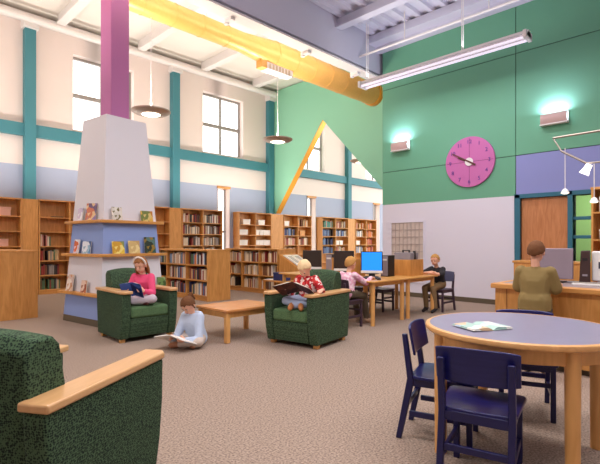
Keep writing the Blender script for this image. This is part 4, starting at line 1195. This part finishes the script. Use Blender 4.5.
# standing boy
J = dict(pelvis=(0, 0, .68), chest=(0, .02, .895), neck=(0, .025, 1.025), head=(0, .05, 1.165), shL=(-.125, .02, .98), shR=(.125, .02, .98),
         elL=(-.16, .07, .815), elR=(.16, .07, .815), wrL=(-.15, .245, .855), wrR=(.15, .245, .855), hdL=(.2, 1, -.1), hdR=(-.2, 1, -.1),
         hiL=(-.068, 0, .62), hiR=(.068, 0, .62), knL=(-.08, .02, .34), knR=(.08, .02, .34), anL=(-.08, 0, .07), anR=(.08, 0, .07), toL=(-.09, .12, .03), toR=(.09, .12, .03))
sb = person('boy in an olive T-shirt standing at the service desk, seen from behind', (4.56, 1.405, 0), face(1, .05), J, (.03, .97, -.16), 'short', BROWN,
       mat('olive_tee', (140, 118, 70), .85, var=8), mat('dark_trousers', (70, 60, 56), .8), mat('brown_shoe', (70, 52, 44), .6), sleeve='short', s=1.02, hs=.95, shirt_fat=1.3, hem=.10)

# the books they hold
def held_book(label, loc, rz, tilt, w, h, mcover, ang, mpage=None):
    return open_book('open_book', label, 'book', loc, Euler((tilt, 0, rz)), w, h, mcover, ang, None, mpage)
def fwd(loc, f, d, z, sx=0):
    n = math.hypot(*f); f = (f[0]/n, f[1]/n)
    return (loc[0]+f[0]*d+f[1]*sx, loc[1]+f[1]*d-f[0]*sx, z)
BLUEC = pic('blue_book', [(40, 70, 150), (60, 90, 170), (30, 50, 110), (150, 150, 160)], 10)
held_book('blue covered open book held by the girl in pink', fwd((2.83, 5.72), (-.80, -.60), .31, .665), face(-.80, -.60), 1.1, .15, .2, BLUEC, -.35)
held_book('white open book on the carpet child\'s lap', fwd((3.06, 4.82), (-.95, -.3),   .35, .15), face(-.95, -.3), .35, .23, .27, mat('sheet_white', (240, 236, 230)), -.2, mat('sheet_white', (240, 236, 230)))
held_book('large dark brown open book held by the blond boy', fwd((4.13, 3.93), (-.96, -.28), .31, .725), face(-.96, -.28), .5, .26, .27, pattern('brown_cover', 'cells', [(84, 44, 34), (110, 60, 44), (70, 36, 30)], 18, .5), -.3)
t = open_book('closed_book', 'dark blue book lying on the boy\'s far armrest', 'book', (4.0, 4.29, .6525), (0, 0, .3), .1, .2, mat('book_dark blue', (54, 62, 110)), .0) if False else None
bx_ = thing('picture_book', 'dark blue book standing on the coffee table side behind the blond boy', 'book', (4.42, 4.28, .655), .2) if False else None
tag(B(-.1, .1, -.08, .08, 0, .03).build('paper_stack', mat('sheet_white', (240, 236, 230)), loc=(6.62, 5.95, .68)), 'small stack of white papers beside the dark monitor', 'paper')

# ------------------------------------------------------------------ lamps, added fill lights, daylight, camera
def area(name, loc, rot, sx, sy, e, c=(1, 1, 1)):
    l = bpy.data.lights.new(name, 'AREA'); l.shape = 'RECTANGLE'; l.size = sx; l.size_y = sy; l.energy = e; l.color = c
    o = bpy.data.objects.new(name, l); COL.objects.link(o); o.location = loc; o.rotation_euler = rot
    return o
for x in (1.0, 4.6):
    area('overhead_fill', (x, 1.5, 4.9), (0, 0, 0), .3, 6.0, 190, (1, .95, .92))  # fill added over the camera area for general brightness, no fitting modelled
    area('deck_fill', (x, 1.5, 5.0), (PI, 0, 0), .3, 6.0, 62, (.97, .95, 1))  # added fill facing up, brightens the lilac deck
for x0, x1 in ((-4, 2.9), (3.3, 6.8), (7.2, 10.8)):
    area('high_ceiling_fill', ((x0+x1)/2, WY-1.3, 2.40), (PI, 0, 0), x1-x0, .2, 18*(x1-x0), (1, .94, .86))  # unseen fill added in mid-air before the bookcases to brighten the high ceiling
area('office_ceiling_lamp', (10.5, 1.8, 2.75), (0, 0, 0), .6, 1.6, 60, (1, 1, .92))
W = bpy.data.worlds.new('daylight'); SC.world = W; W.use_nodes = True
nt = W.node_tree; bg = nt.nodes['Background']
bg.inputs['Color'].default_value = (1, .955, .92, 1); bg.inputs['Strength'].default_value = 3.0

cam = bpy.data.cameras.new('camera'); co = bpy.data.objects.new('camera', cam); COL.objects.link(co)
co.location = (0, 0, 1.25); co.rotation_euler = (PI/2, 0, math.radians(44.68-90))
cam.sensor_width = 36; cam.sensor_fit = 'HORIZONTAL'; cam.lens = 27.0; cam.shift_y = 11/600; cam.clip_start = .05; cam.clip_end = 200
SC.camera = co
vs_ = SC.view_settings
vs_.view_transform = 'Standard'; vs_.look = 'None'; vs_.gamma = 1; vs_.exposure = 0.0
vs_.use_curve_mapping = False
